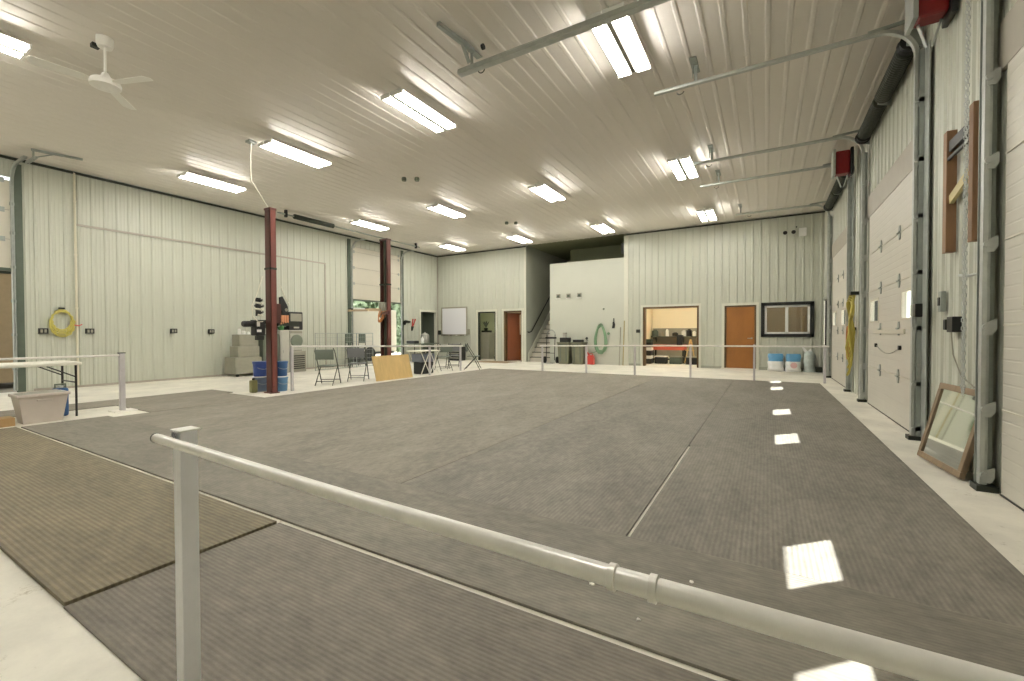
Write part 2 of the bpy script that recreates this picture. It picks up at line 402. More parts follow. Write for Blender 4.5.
struct('floor_vestibule', MB().box(1.63, 14.7, -.12, 3.1, 16.2, 0), CONC, 'floor of the dark vestibule', 'floor')

# trims
struct('trim_1', MB().box(XL + .02, YF, CEIL - .075, XL + .05, YB, CEIL - .025), DKMET, 'dark closure strip where left wall meets ceiling', 'trim')
struct('trim_2', MB().box(XL, YB - .05, CEIL - .07, -8.73, YB - .02, CEIL - .025).box(-4.48, YB - .05, CEIL - .07, XR, YB - .02, CEIL - .025), DKMET, 'dark closure strip where end wall meets ceiling', 'trim')
struct('trim_3', MB().box(XL + .015, 3.58, 3.66, XL + .04, 10.08, 3.71).box(XL + .015, 10.03, 0, XL + .04, 10.08, 3.68), BAND, 'thin grey flashing outlining the panelled-over bay on left wall', 'trim')
struct('trim_4', MB().box(XL + .01, YB - .05, 0, XL + .05, YB - .01, CEIL - .08), BAND, 'grey corner strip between left and end walls', 'trim')
struct('trim_5', MB().box(-8.82, YB - .035, 0, -8.73, YB, CEIL - .02), TRIM, 'white corner trim beside the stairwell', 'trim')
struct('trim_6', MB().box(-4.58, YB - .03, 0, -4.42, YB, CEIL - .08), TRIM, 'white corner trim at the right end of the partition', 'trim')
struct('trim_7', MB().box(-4.4, YB - .02, 0, -3.95, YB - .005, .08).box(-1.93, YB - .02, 0, -1.28, YB - .005, .08).box(-.2, YB - .02, 0, 1.5, YB - .005, .1), GREYWALL, 'low grey base flashing along the end wall', 'trim')
struct('trim_8', MB().box(XL + .01, 2.9, 0, XL + .03, 11.0, .05), BAND, 'grey base flashing along left wall', 'trim')
def frame_x(mb, x0, x1, z1, w, y0, y1, z0=0):
    mb.box(x0 - w, y0, z0, x0, y1, z1 + w); mb.box(x1, y0, z0, x1 + w, y1, z1 + w); mb.box(x0, y0, z1, x1, y1, z1 + w); return mb
struct('trim_9', frame_x(MB(), -11.19, -10.24, 2.17, .09, YB - .04, YB + .08), TRIM, 'white casing of the store closet doorway', 'trim')
struct('trim_10', frame_x(MB(), -11.13, -10.30, 2.11, .05, YB - .02, YB + .1), DKMET, 'dark inner jamb of the store closet doorway', 'trim')
struct('trim_11', frame_x(MB(), -9.83, -8.94, 2.17, .09, YB - .04, YB + .08), TRIM, 'white casing around the red-brown door', 'trim')
struct('trim_12', frame_x(MB(), -9.74, -8.99, 2.12, .08, YB - .02, YB + .12), OAKTRIM, 'dark brown jamb of the red-brown door', 'trim')
struct('trim_13', frame_x(MB(), -3.89, -1.99, 2.14, .07, YB - .04, YB + .08), TRIM, 'white casing of the workshop opening', 'trim')
wj = MB(); frame_x(wj, -3.81, -2.05, 2.08, .07, YB - .03, YB + .2)
struct('trim_14', wj, OAKTRIM, 'dark brown wooden jamb of the workshop opening', 'trim')
struct('trim_15', frame_x(MB(), -1.2, -.27, 2.1, .08, YB - .04, YB + .08), TRIM, 'white casing around the orange wooden door', 'trim')
struct('trim_16', frame_x(MB(), -1.15, -.32, 2.06, .05, YB - .02, YB + .1), OAKTRIM, 'dark brown jamb of the orange wooden door', 'trim')
sj = MB(); sj.box(XL - .1, 14.9, 0, XL + .04, 14.99, 2.29).box(XL - .1, 16.05, 0, XL + .04, 16.12, 2.29).box(XL - .1, 14.99, 2.2, XL + .04, 16.05, 2.29)
struct('trim_17', sj, TRIM, 'white casing of the dark store room doorway', 'trim')
struct('trim_18', MB().box(XR - .045, 15.2, 2.16, XR + .06, 16.14, 2.24).box(XR - .03, 15.22, 0, XR + .06, 15.3, 2.16), GREYWALL, 'grey casing of the narrow black doorway', 'trim')

# orange door
d = thing('door_4', 'closed orange wooden door between workshop opening and black framed window', 'door', (-.735, YB + .02, 0), kind='structure')
MB().box(-1.145, YB + .01, .03, -.325, YB + .055, 2.05).build('door_leaf', ORWOOD, d, bevel=.004)
h = MB().lathe([(.028, -.012), (.03, 0)], (-.40, YB + .004, 1.02), 14, 'Y'); h.tube([(-.40, YB, 1.02), (-.40, YB - .05, 1.02), (-.42, YB - .055, 1.02), (-.52, YB - .055, 1.02)], .011)
h.build('lever_handle', ALU, d, smooth=True)
MB().box(-1.3, YB - .22, 0, -.2, YB + .05, .03).build('threshold', CONC, d, bevel=.006)
# red-brown door, swung into the hallway
d = thing('door_5', 'red-brown wooden door standing ajar next to the stairwell', 'door', (-9.73, YB + .1, 0), kind='structure')
a = math.radians(38)
dx, dy = math.cos(a), math.sin(a)
mb = MB(); p0 = Vector((-9.73, YB + .12, 0)); nrm = Vector((-dy, dx, 0)) * .02
q = p0 + Vector((dx, dy, 0)) * .74
vs = [p0 - nrm, q - nrm, q + nrm, p0 + nrm]
mb.add([v + Vector((0, 0, z)) for z in (.03, 2.08) for v in vs], [(0, 3, 2, 1), (4, 5, 6, 7), (0, 1, 5, 4), (1, 2, 6, 5), (2, 3, 7, 6), (3, 0, 4, 7)])
mb.build('door_leaf', REDWOOD, d, bevel=.004)
k = p0 + Vector((dx, dy, 0)) * .67 - nrm * 1.0
MB().lathe([(.012, 0), (.012, .03), (.03, .04), (.032, .06), (.02, .075)], (k.x, k.y - .075, 1.03), 14, 'Y').build('door_knob', ALU, d, smooth=True)
tw = MB().box(-9.13, YB + .14, 1.15, -9.0, YB + .17, 2.0)
tag(tw.build('towel', TANM, bevel=.01), 'tan towel hanging beside the red-brown door', 'towel')

# window in the end wall
d = thing('window_1', 'black framed sliding window on the end wall above the bags', 'window', (.565, YB, 1.08), kind='structure')
x0, x1, z0, z1 = -.14, 1.27, 1.06, 2.16
mb = MB(); 
for bx in ((x0, z0, x1, z0 + .1), (x0, z1 - .1, x1, z1), (x0, z0, x0 + .1, z1), (x1 - .1, z0, x1, z1)): mb.box(bx[0], YB - .05, bx[1], bx[2], YB + .05, bx[3])
mb.build('outer_frame', BLKMET, d, bevel=.004)
mb = MB(); i0, i1, j0, j1 = x0 + .1, x1 - .1, z0 + .1, z1 - .1
for bx in ((i0, j0, i1, j0 + .06), (i0, j1 - .06, i1, j1), (i0, j0, i0 + .06, j1), (i1 - .06, j0, i1, j1), ((i0 + i1) / 2 - .04, j0, (i0 + i1) / 2 + .04, j1)): mb.box(bx[0], YB - .02, bx[1], bx[2], YB + .06, bx[3])
mb.build('sash', WHITEP, d, bevel=.003)
for xa, xb in ((i0 + .06, (i0 + i1) / 2 - .04), ((i0 + i1) / 2 + .04, i1 - .06)):
    MB().box(xa, YB + .02, j0 + .06, xb, YB + .026, j1 - .06).build('pane', GLASS, d)

# ================================================================== LIGHTS
def make_lamp():
    r = thing('strip_light', '', 'light fixture', (0, 0, 0), 'fluorescent strip lights')
    hb = MB()
    for q in (-1, 1): hb.prism(sorted([(q * .036, .03), (q * .036, .034), (q * .10, .05), (q * .16, .05), (q * .212, .034), (q * .212, .03)], key=lambda p: 0), 'Y', -.62, .62)
    hb.box(-.03, -.63, .0, .03, .63, .06)
    hb.build('housing', LAMPW, r)
    for y in (-.63, .63):
        MB().box(-.215, y - .012, -.012, -.035, y + .012, .045).box(.035, y - .012, -.012, .215, y + .012, .045).build('socket_bar', LAMPW, r)
    MB().box(-.028, -.6, -.008, .028, .6, -.001).build('ballast_cover', GREYM, r)
    for x in (-.19, -.13, -.07, .07, .13, .19):
        MB().tube([(x, -.615, .008), (x, .615, .008)], .0125, 8).build('tube', TUBE, r, smooth=True)
    for y in (-.5, .5):
        MB().tube([(0, y, .055), (0, y, .17)], .004, 5).build('hanger_rod', GALV, r)
    return r
LX = [-11.2, -8.03, -4.8, -1.56]; LY = [1.08, 5.36, 10.04, 14.36]
rown = ['row over the foreground rail', 'second row from the camera', 'row third from the camera', 'row nearest the end wall']
coln = ['column along left wall', 'column over the lift columns', 'column along mid hall', 'column nearest the overhead doors']
lamp0 = None
for iy, y in enumerate(LY):
    for ix, x in enumerate(LX):
        lab = 'strip light in the %s, %s' % (rown[iy], coln[ix])
        if iy == 0 and ix == 1: lab = 'white fluorescent strip light beside the ceiling fan, cut by photo edge'
        if iy == 1 and ix == 3: lab = 'large white six-tube strip light beside the long steel ceiling track'
        z = CEIL - .17
        if lamp0 is None: lamp0 = make_lamp(); lamp0.location = (x, y, z); lamp0['label'] = lab
        else: dup(lamp0, (x, y, z), label=lab)

# ceiling fan, at rest
f = thing('ceiling_fan', 'white three-blade ceiling fan on a downrod', 'ceiling fan', (-7.1, 2.19, 4.2))
fx, fy = -7.1, 2.19
MB().lathe([(.07, CEIL - .14), (.085, CEIL - .1), (.085, CEIL - .022)], (fx, fy, 0), 20).build('canopy', FANW, f, smooth=True)
MB().tube([(fx, fy, 4.4), (fx, fy, CEIL - .12)], .014, 8).build('downrod', FANW, f, smooth=True)
MB().lathe([(.03, 4.44), (.05, 4.40), (.055, 4.36), (.14, 4.345), (.155, 4.31), (.15, 4.27), (.06, 4.245), (.05, 4.235)], (fx, fy, 0), 24).build('motor_housing', FANW, f, smooth=True)
for q in (20, 140, 260):
    a = math.radians(q); c, s = math.cos(a), math.sin(a)
    mb = MB(); pts = [(.13, -.03), (.2, -.06), (.62, -.075), (.66, 0), (.62, .075), (.2, .06), (.13, .03)]
    top = [(fx + u * c - v * s, fy + u * s + v * c, 4.315 + v * .18) for u, v in pts]
    n = len(pts); vs = top + [(x, y, z - .006) for x, y, z in top]
    mb.add(vs, [tuple(range(n)), tuple(range(n, 2 * n))[::-1]] + [(i, i + n, (i + 1) % n + n, (i + 1) % n) for i in range(n)])
    mb.build('blade', FANW, f)
mb = MB(); mb.box(fx - .28, fy - .06, CEIL - .07, fx - .2, fy + .02, CEIL - .02); tag(mb.build('junction_box', DKMET, bevel=.006), 'dark junction box on the ceiling by the fan', 'junction box')

# ================================================================== OVERHEAD DOORS, RIGHT WALL
XD = 1.50        # inside face of the door skins
def sect_door(n, y0, y1, label, wins, hinge_y, pull):
    d = thing('door_%d' % n, label, 'overhead door', (XD, (y0 + y1) / 2, 0), kind='structure')
    H = .622
    for i in range(5):
        za, zb = i * H + .001, (i + 1) * H + (.0 if i < 4 else .03)
        w = wins if i == 2 else []
        mb = MB()
        if not w:
            mb.box(XD, y0, za, XD + .045, y1, zb - .0)
        else:
            ys = [y0]
            for a, b in w: ys += [a, b]
            ys.append(y1)
            for k in range(0, len(ys), 2): mb.box(XD, ys[k], za, XD + .045, ys[k + 1], zb - .0)
            for a, b in w:
                mb.box(XD, a, za, XD + .045, b, 1.38); mb.box(XD, a, 1.71, XD + .045, b, zb - .0)
        s = mb.build('door_section', DOORW, d)
        for a, b in w:
            fm = MB(); t = .03
            for q in ((a - t, 1.38 - t, b + t, 1.38), (a - t, 1.71, b + t, 1.71 + t), (a - t, 1.38, a, 1.71), (b, 1.38, b + t, 1.71)): fm.box(XD - .008, q[0], q[1], XD + .002, q[2], q[3])
            fm.build('window_frame', DOORL, s, bevel=.003)
            MB().box(XD + .02, a, 1.38, XD + .025, b, 1.71).build('window_pane', GLASS, s)
        MB().box(XD - .008, y0 + .01, za - .001 + (0.002 if i == 0 else 0), XD + .001, y1 - .01, za + .011).build('joint_strip', DOORL if i else GASKET, s)
    for i in range(1, 5):
        for hy in hinge_y:
            mb = MB(); z = i * H + .005
            mb.prism([(hy - .05, z - .012), (hy - .022, z - .09), (hy + .022, z - .09), (hy + .05, z - .012), (hy + .05, z + .012), (hy + .022, z + .09), (hy - .022, z + .09), (hy - .05, z + .012)], 'X', XD - .012, XD - .001)
            mb.tube([(XD - .018, hy - .055, z), (XD - .018, hy + .055, z)], .013, 6)
            mb.build('hinge', GALVD, d)
    if pull:
        ya, yb, z = pull
        mb = MB(); mb.lathe([(.03, -.03), (.03, 0)], (XD, ya, z), 10, 'X'); mb.lathe([(.03, -.03), (.03, 0)], (XD, yb, z), 10, 'X'); mb.build('rope_clip', BLKMET, d)
        MB().tube([(XD - .012, ya + (yb - ya) * t, z - .1 * math.sin(PI * t)) for t in [i / 10 for i in range(11)]], .006, 5).build('pull_rope', GREYM, d)
        MB().box(XD - .02, ya - .2, z + .18, XD - .001, yb + .2, z + .24).build('strut', DOORL, d, bevel=.004)
    return d
sect_door(1, 1.66, 4.56, 'white overhead door cut off by the photo edge behind the wide steel angle', [(2.66, 3.21), (3.74, 4.26)], [], None)
sect_door(2, 6.62, 9.42, 'white overhead door with two bright windows past the leaning mirror', [(6.77, 7.32), (8.68, 9.23)], [7.45, 8.5], (7.35, 8.75, 1.0))
sect_door(3, 11.22, 14.12, 'white overhead door nearest the end wall', [(11.85, 12.45), (13.3, 13.9)], [12.2, 13.0], None)
struct('trim_19', MB().box(XR - .035, 6.45, 3.14, XR - .003, 9.58, 3.5), BAND, 'grey header trim above the middle overhead door', 'trim')
struct('trim_20', MB().box(XR - .035, 11.05, 3.14, XR - .003, 14.28, 3.5), BAND, 'grey header trim above the overhead door by the end wall', 'trim')
struct('trim_21', MB().box(XR - .035, 1.5, 3.14, XR - .003, 4.68, 3.5), BAND, 'grey header trim above the cut-off overhead door', 'trim')

CH = [(-.022, -.028), (-.022, .028), (.004, .028), (.022, .020), (.022, .012), (.002, .020), (-.014, .020), (-.014, -.020), (.002, -.020), (.022, -.012), (.022, -.020), (.004, -.028)]
def track(y, s, xe, label, xh, angle_w=.1, zt=4.62, r=.36, loose=True):
    """vertical + curved + level door track at depth y; s = +1 when its jamb angle sits on the far side"""
    xt = 1.43
    t = thing('door_track', label, 'door track', (xt, y, 0), 'overhead door tracks')
    path = [(xt, y, .04), (xt, y, 2.0), (xt, y, zt - r)] + arc((xt - r, y, zt - r), r, 0, 90, 10)[1:] + [((xt - r + xe) / 2, y, zt), (xe, y, zt)]
    cc = CH if y > 5 else [(a * 1.6, b * 1.6) for a, b in CH]
    v = MB().sweep(CH, path[:3]); v.build('upright_rail', GALV, t)
    MB().sweep(CH, path[2:13]).build('curved_rail', GALV, t, smooth=False)
    MB().sweep(cc, path[12:]).build('level_rail', GALV, t)
    ya, yb = (y + .045, y + .045 + angle_w) if s > 0 else (y - .045 - angle_w, y - .045)
    yl = ya if s > 0 else yb
    a = MB().box(XR - .045, ya, 0, XR - .035, yb, 4.3); a.box(XR - (.13 if s > 0 else .085), yl - .005, 0, XR - .035, yl + .005, 4.3)
    a.build('jamb_angle', GALVD, t)
    for z in (.12, .62, 1.24, 1.86, 2.48, 3.1, 3.75):
        b = MB().prism([(xt - .01, z - .06), (xt + .035, z - .06), (xt + .06, z - .02), (xt + .06, z + .06), (xt + .035, z + .05), (xt - .01, z + .02)], 'Y', y - .032, y - .026)
        b.lathe([(.022, y - .05), (.022, y + .02)], (xt - .002, 0, z), 8, 'Y')
        b.box(xt + .01, y - .03, z - .02, XR - .04, y + .05 * s, z + .03)
        b.build('bracket', GALV, t)
    MB().box(xt - .05, y - .07, 0, xt + .07, y + .06, .045).build('floor_plate', DKMET, t)
    hg = MB(); hg.box(xh - .02, y - .004, zt + .02, xh + .02, y + .004, CEIL - .02); hg.box(xh - .045, y - .03, zt + .06, xh - .035, y - .025, CEIL - .02)
    hg.box(xh - .06, y - .2, CEIL - .03, xh + .03, y + .2, CEIL - .02); hg.build('hanger', GALVD, t)
    hb = MB().tube(arc((xe + .35, y, zt - .05), .05, 200, 340, 8), .007, 5); hb.build('bumper_spring', DKMET, t)
    MB().bar((1.0, y, zt + .03), (XR - .08, y, zt + .06), .03, .035).build('shelf_bracket', GALVD, t)
    return t
track(4.66, 1, -3.5, 'longest steel door track crossing the ceiling beside the six-tube light', -3.3, .13)
track(6.48, -1, -1.4, 'steel track on the near side of the middle overhead door', -.85, .16)
track(9.56, 1, -1.35, 'steel track on the far side of the middle overhead door', -.95)
track(11.08, -1, -1.35, 'steel track on the near side of the end-wall overhead door', -.95)
track(14.26, 1, -.78, 'steel track on the far side of the overhead door by the end wall', -.65)
def springs(y0, y1, label, x=1.40, z=4.50, r=.10):
    t = thing('torsion_spring_shaft', label, 'torsion spring', (x, (y0 + y1) / 2, z), 'torsion spring shafts')
    MB().tube([(x, y0, z), (x, y1, z)], .016, 8).build('shaft', GALVD, t, smooth=True)
    ym = (y0 + y1) / 2
    for a, b in ((y0 + .25, ym - .06), (ym + .06, y1 - .25)):
        mb = MB(); n = int((b - a) / .05); pr = []
        for i in range(n):
            y = a + (b - a) * i / n; w = (b - a) / n
            pr += [(r * .86, y), (r, y + w * .3), (r, y + w * .7), (r * .86, y + w)]
        mb.lathe(pr, (x, 0, z), 14, 'Y'); mb.build('spring', DKMET, t)
    for y in (y0 + .12, y1 - .12):
        MB().lathe([(.06, y - .06), (.1, y - .055), (.085, y - .03), (.085, y + .03), (.11, y + .055), (.06, y + .06)], (x, 0, z), 18, 'Y').build('cable_drum', BLKMET, t)
    for y in (y0 + .02, ym, y1 - .02):
        MB().prism([(x - .05, z - .07), (XR - .03, z - .12), (XR - .03, z + .12), (x - .05, z + .07)], 'Y', y - .006, y + .006).build('bearing_plate', GALVD, t)
    return t
springs(6.52, 9.5, 'dark coiled spring shaft above the middle overhead door')
springs(11.1, 14.2, 'dark coiled spring shaft above the overhead door by the end wall')
def hoist(x, y, z, label):
    t = thing('door_operator', label, 'door operator', (x, y, z), 'red door operators')
    MB().box(x - .13, y - .1, z - .2, x + .1, y + .12, z + .24).build('motor_case', REDU, t, bevel=.03)
    MB().box(x - .17, y - .14, z - .22, x - .13, y + .16, z + .27).build('side_plate', GALV, t, bevel=.004)
    MB().box(x + .1, y - .13, z - .25, x + .15, y + .15, z + .27).build('end_cover', BLACK, t, bevel=.012)
    MB().lathe([(.06, x + .14), (.075, x + .15), (.06, x + .165)], (0, y, z - .12), 16, 'X').build('chain_wheel', BLKMET, t)
    b = MB().bar((x - .1, y + .05, z - .18), (x - .02, y + .08, z - .42), .03, .01); b.bar((x + .08, y + .05, z - .18), (x + .02, y + .08, z - .42), .03, .01); b.build('mount_strap', GALV, t)
    return t
hoist(1.36, 5.68, 4.40, 'red and black door operator beside the hanging chain')
hoist(1.27, 10.55, 4.45, 'red and black door operator between the two farther overhead doors')

# chain loop
mb = MB()
def chain(mb, x, y, z0, z1, p=.034):
    n = int((z1 - z0) / p)
    for i in range(n):
        z = z0 + i * p; h = .021
        c = [(0, h), (.008, h * .6), (.008, -h * .6), (0, -h), (-.008, -h * .6), (-.008, h * .6)]
        pts = [(x + (u if i % 2 else 0), y + (0 if i % 2 else u), z + v) for u, v in c]
        mb.tube(pts, .0033, 4, closed=True)
chain(mb, 1.405, 4.95, .72, 4.7); chain(mb, 1.405, 4.99, .72, 4.7)
mb.tube([(1.405, 4.95, .72), (1.405, 4.96, .68), (1.405, 4.98, .68), (1.405, 4.99, .72)], .004, 5)
tag(mb.build('hoist_chain', GALV), 'galvanised pull chain hanging in front of the two brown boards', 'chain')

# brown board frame hung on the wall
t = thing('board_frame', 'brown board frame with metal straps hung beside the pull chain', 'board frame', (1.46, 5.25, 1.92))
for y in (5.58, 4.98): MB().box(1.435, y - .045, 1.94, XR - .022, y + .045, 3.06).build('upright_board', WOOD, t, bevel=.004)
MB().box(1.45, 5.02, 2.86, XR - .024, 5.54, 2.96).box(1.44, 5.02, 2.78, 1.46, 5.54, 2.81).build('cross_strap', BLKMET, t, bevel=.004)
MB().bar((1.47, 5.53, 2.42), (1.47, 5.03, 2.56), .03, .08).build('diagonal_brace', mat('pale_yellow_board', (190, 178, 132), .6, noise=.1), t)
mb = MB().tube([(1.46, 4.80, 1.90), (1.46, 4.80, 1.76)] + arc((1.46, 4.90, 1.76), .10, 180, 250, 6, 'YZ') + [(1.44, 5.02, 1.665), (1.44, 5.2, 1.69)], .012, 6)
mb.box(1.46, 4.78, 1.86, XR - .02, 4.82, 1.92)
tag(mb.build('wall_hook', GALV), 'grey curved steel hook below the board frame', 'hook')
# control box with cable
t = thing('control_box', 'small black control box on the wall left of the pull chain', 'control box', (1.48, 5.45, 1.2))
MB().box(1.44, 5.36, 1.2, XR - .02, 5.5, 1.34).build('case', BLKMET, t, bevel=.005)
MB().box(1.44, 5.53, 1.22, XR - .02, 5.60, 1.32).build('side_lug', BLKMET, t, bevel=.008)
MB().tube([(1.46, 5.45, 1.2), (1.46, 5.40, 1.0), (1.46, 5.2, .82), (1.47, 4.95, .75), (1.48, 4.8, .77)], .006, 5).build('cable', GREYM, t, smooth=True)
t = thing('switch_box', 'grey switch box on the wall above the small black control box', 'switch box', (1.48, 5.85, 1.4))
MB().box(1.47, 5.78, 1.40, XR - .02, 5.86, 1.6).build('case', GALVD, t, bevel=.005)
MB().box(1.46, 5.80, 1.46, 1.472, 5.84, 1.54).build('cover', BLKMET, t)
t = thing('track_latch', 'dark latch box on the near track of the middle overhead door', 'latch', (1.4, 6.45, 1.38))
MB().box(1.36, 6.19, 1.38, 1.40, 6.31, 1.5).build('case', GALVD, t, bevel=.004)
MB().box(1.35, 6.08, 1.36, 1.41, 6.18, 1.5).build('bolt_block', BLACK, t, bevel=.006)

# leaning mirror
t = thing('leaning_mirror', 'wood framed mirror leaning against the wall between overhead doors', 'mirror', (1.25, 5.2, 0))
A = [Vector((1.285, 5.60, .012)), Vector((1.37, 4.85, .012))]; up = Vector((.15, -.03, .70)).normalized(); W = (A[1] - A[0]).normalized(); N = W.cross(up).normalized()
if N.x > 0: N = -N
Lm, Wm = .73, .76
def mp(u, v, n): return A[0] + W * u + up * v + N * n
def slab(mb, u0, v0, u1, v1, n0, n1):
    vs = [mp(u, v, n) for n in (n0, n1) for v in (v0, v1) for u in (u0, u1)]
    return mb.add(vs, [(0, 2, 3, 1), (4, 5, 7, 6), (0, 1, 5, 4), (2, 6, 7, 3), (0, 4, 6, 2), (1, 3, 7, 5)])
fr = MB(); b = .055
for q in ((0, 0, Wm, b), (0, Lm - b, Wm, Lm), (0, b, b, Lm - b), (Wm - b, b, Wm, Lm - b)): slab(fr, *q, -.02, .02)
fr.build('frame', WOODL, t, bevel=.005)
slab(MB(), b, b, Wm - b, Lm - b, -.010, .008).build('mirror_glass', MIRR, t)
slab(MB(), .01, .01, Wm - .01, Lm - .01, -.019, -.011).build('backing', CARD, t)
# extension cords hung between far doors
t = thing('extension_cord', 'yellow extension cord bundle hung between the two farther overhead doors', 'cord', (1.4, 10.3, .3))
for k in range(5):
    w = .05 + .03 * k; zt_ = 1.95 - .04 * k; zb_ = .95 - .14 * k
    pts = [(1.40 - .012 * k + .03 * math.sin(i), 10.28 + w * math.cos(2 * PI * i / 24), (zt_ + zb_) / 2 + (zt_ - zb_) / 2 * math.sin(2 * PI * i / 24)) for i in range(24)]
    MB().tube(pts, .014, 6, closed=True).build('cord_loop', YCORD, t, smooth=True)
MB().box(1.36, 10.2, 1.9, XR - .02, 10.36, 1.96).build('hanger', DKMET, t)
t = thing('orange_cord', 'orange cord coil tucked behind the yellow extension cord', 'cord', (1.4, 10.6, .6))
for k in range(3):
    pts = [(1.42 - .02 * k, 10.68 + (.06 + .03 * k) * math.cos(2 * PI * i / 20), 1.0 + (.26 + .03 * k) * math.sin(2 * PI * i / 20)) for i in range(20)]
    MB().tube(pts, .012, 6, closed=True).build('cord_loop', OCORD, t, smooth=True)
MB().box(1.38, 10.64, 1.24, XR - .02, 10.72, 1.3).build('hanger', DKMET, t)

# ================================================================== OVERHEAD DOORS, LEFT WALL (half raised)
def left_door(n, y0, y1, zb, label, rails):
    d = thing('door_%d' % n, label, 'overhead door', (XL, (y0 + y1) / 2, zb), kind='structure')
    xd = XL + .02; z = zb; i = 0
    while z < 4.34:
        z2 = min(z + .6, 4.5)
        s = MB().box(xd - .045, y0, z, xd, y1, z2 - .008).build('door_section', DOORL, d)
        if i == 0: MB().box(xd - .05, y0, z - .06, xd + .004, y1, z).build('bottom_seal', DKGREEN, s)
        MB().box(xd, y0 + .02, z2 - .014, xd + .01, y1 - .02, z2 - .004).build('joint_strip', BAND, s)
        for hy in (y0 + .12, y0 + (y1 - y0) * .68, y1 - .12): MB().box(xd, hy - .035, z2 - .06, xd + .02, hy + .035, z2 + .04).build('hinge', GALVD, s, bevel=.004)
        z = z2; i += 1
    for y, side in ((y0, -1), (y1, 1)):
        if side < 0 and n == 6: continue
        j = MB().box(XL - .02, *sorted((y + side * .04, y + side * .16))[:1], 0, XL + .05, sorted((y + side * .04, y + side * .16))[1], 4.75)
        j.build('jamb', DKGREEN, d)
        r = .36; xt = xd + .06; zt = 4.66; yy = y + side * .01
        path = [(xt, yy, .04), (xt, yy, 2), (xt, yy, zt - r)] + [(2 * (xt) - p[0] + 0, p[1], p[2]) for p in arc((xt - r, yy, zt - r), r, 0, 90, 8)][1:] + [(xt + r + rails, yy, zt)]
        MB().sweep(CH, path).build('track', GALV, d)
        for z in (.5, 1.2, 1.9, 2.6, 3.3, 3.9): MB().box(XL + .0, yy - .03, z - .03, xt, yy + .035, z + .03).build('bracket', GALVD, d)
    return d
left_door(6, -.6, 2.62, 2.58, 'half-raised overhead door at the edge beyond the folding table', .6)
left_door(7, 11.18, 13.74, 2.52, 'half-raised overhead door behind the second lift column', .35)
def lspring(x, y0, y1, z, label):
    t = thing('torsion_spring_shaft', label, 'torsion spring', (x, (y0 + y1) / 2, z), 'torsion spring shafts')
    MB().tube([(x, y0, z), (x, y1, z)], .025, 8).build('shaft', GALVD, t, smooth=True)
    for a, b in ((y0 + .5, y0 + 1.9),): MB().lathe([(.06, a), (.075, a + .02), (.075, b - .02), (.06, b)], (x, 0, z), 14, 'Y').build('spring', DKMET, t)
    for y in (y0 + .25, y1 - .2):
        MB().box(x - .04, y - .03, z - .08, x + .04, y + .03, CEIL - .02).build('hanger', BLKMET, t)
    return t
lspring(-12.3, 7.6, 13.6, 4.74, 'dark spring shaft under the ceiling from first lift column towards the end wall')
t = thing('track_hanger', 'triangular angle iron hanger on the ceiling above the edge overhead door', 'hanger', (-12.45, 3.0, 4.6))
MB().bar((-12.54, 2.72, CEIL - .04), (-12.34, 3.42, CEIL - .04), .04, .04).build('ceiling_angle', GALVD, t)
MB().bar((-12.54, 2.75, CEIL - .04), (-12.54, 2.75, 4.66), .03, .03).bar((-12.54, 2.75, 4.7), (-12.46, 3.02, CEIL - .05), .02, .02).build('drop_leg', GALVD, t)
MB().sweep(CH, [(-12.9, 2.74, 4.66), (-12.3, 2.74, 4.66)]).build('rail_stub', GALV, t)

# world outside the left doors
t = thing('cargo_trailer', 'white cargo trailer parked outside the far half-raised door', 'trailer', (-18.3, 14.5, -.12))
MB().box(-19.0, 12.2, .32, -16.6, 16.6, 2.42).build('body', TRAIL, t, bevel=.05)
MB().box(-18.9, 12.3, .2, -16.7, 16.5, .32).build('chassis', BLKMET, t)
for y in (14.0, 14.8):
    MB().lathe([(.2, -.1), (.33, -.1), (.34, .1), (.2, .1)], (-16.66, y, .22), 20, 'X').build('wheel', TIRE, t)
t = thing('shipping_container', 'tan steel container outside the edge overhead door', 'container', (-17.0, .9, -.12))
MB().box(-18.6, -1.5, .02, -16.1, 3.6, 2.75).build('box_body', TANM, t, bevel=.02)
mb = MB()
for i in range(6): mb.box(-16.1, -1.5, 2.78 + i * .06, -16.06, 3.6, 2.815 + i * .06)
mb.box(-18.6, -1.5, 2.76, -16.1, 3.6, 3.16)
mb.build('slatted_top', TANM, t)
MB().box(-16.1, -1.5, 2.7, -16.05, 3.6, 2.76).build('top_rail', DKMET, t)
for y in (2.86, 3.2):
    MB().tube([(-16.06, y, .2), (-16.06, y, 2.6)], .018, 6).build('lock_rod', TANM, t)
    for z in (1.3, .85): MB().box(-16.09, y - .02, z - .1, -16.03, y + .02, z + .1).build('latch_handle', BLKMET, t)
mb = MB()
for i in range(5200):
    x, y = random.uniform(-26, -22), random.uniform(9, 32); z = random.uniform(-.1, 5.5)
    c = Vector((x, y, z)); q = Euler((random.uniform(0, 6), random.uniform(0, 6), random.uniform(0, 6))).to_matrix(); s = random.uniform(.12, .26)
    mb.add([c + q @ Vector(v) * s for v in ((-1, 0, 0), (0, -.5, .1), (1, 0, 0), (0, .5, .1))], [(0, 1, 2, 3)])
mb.box(-25.5, 8.5, -.12, -24.2, 32, 5.0)
tag(mb.build('hedge_foliage', LEAF), 'dark green foliage outside behind the white trailer', 'foliage', kind='stuff')

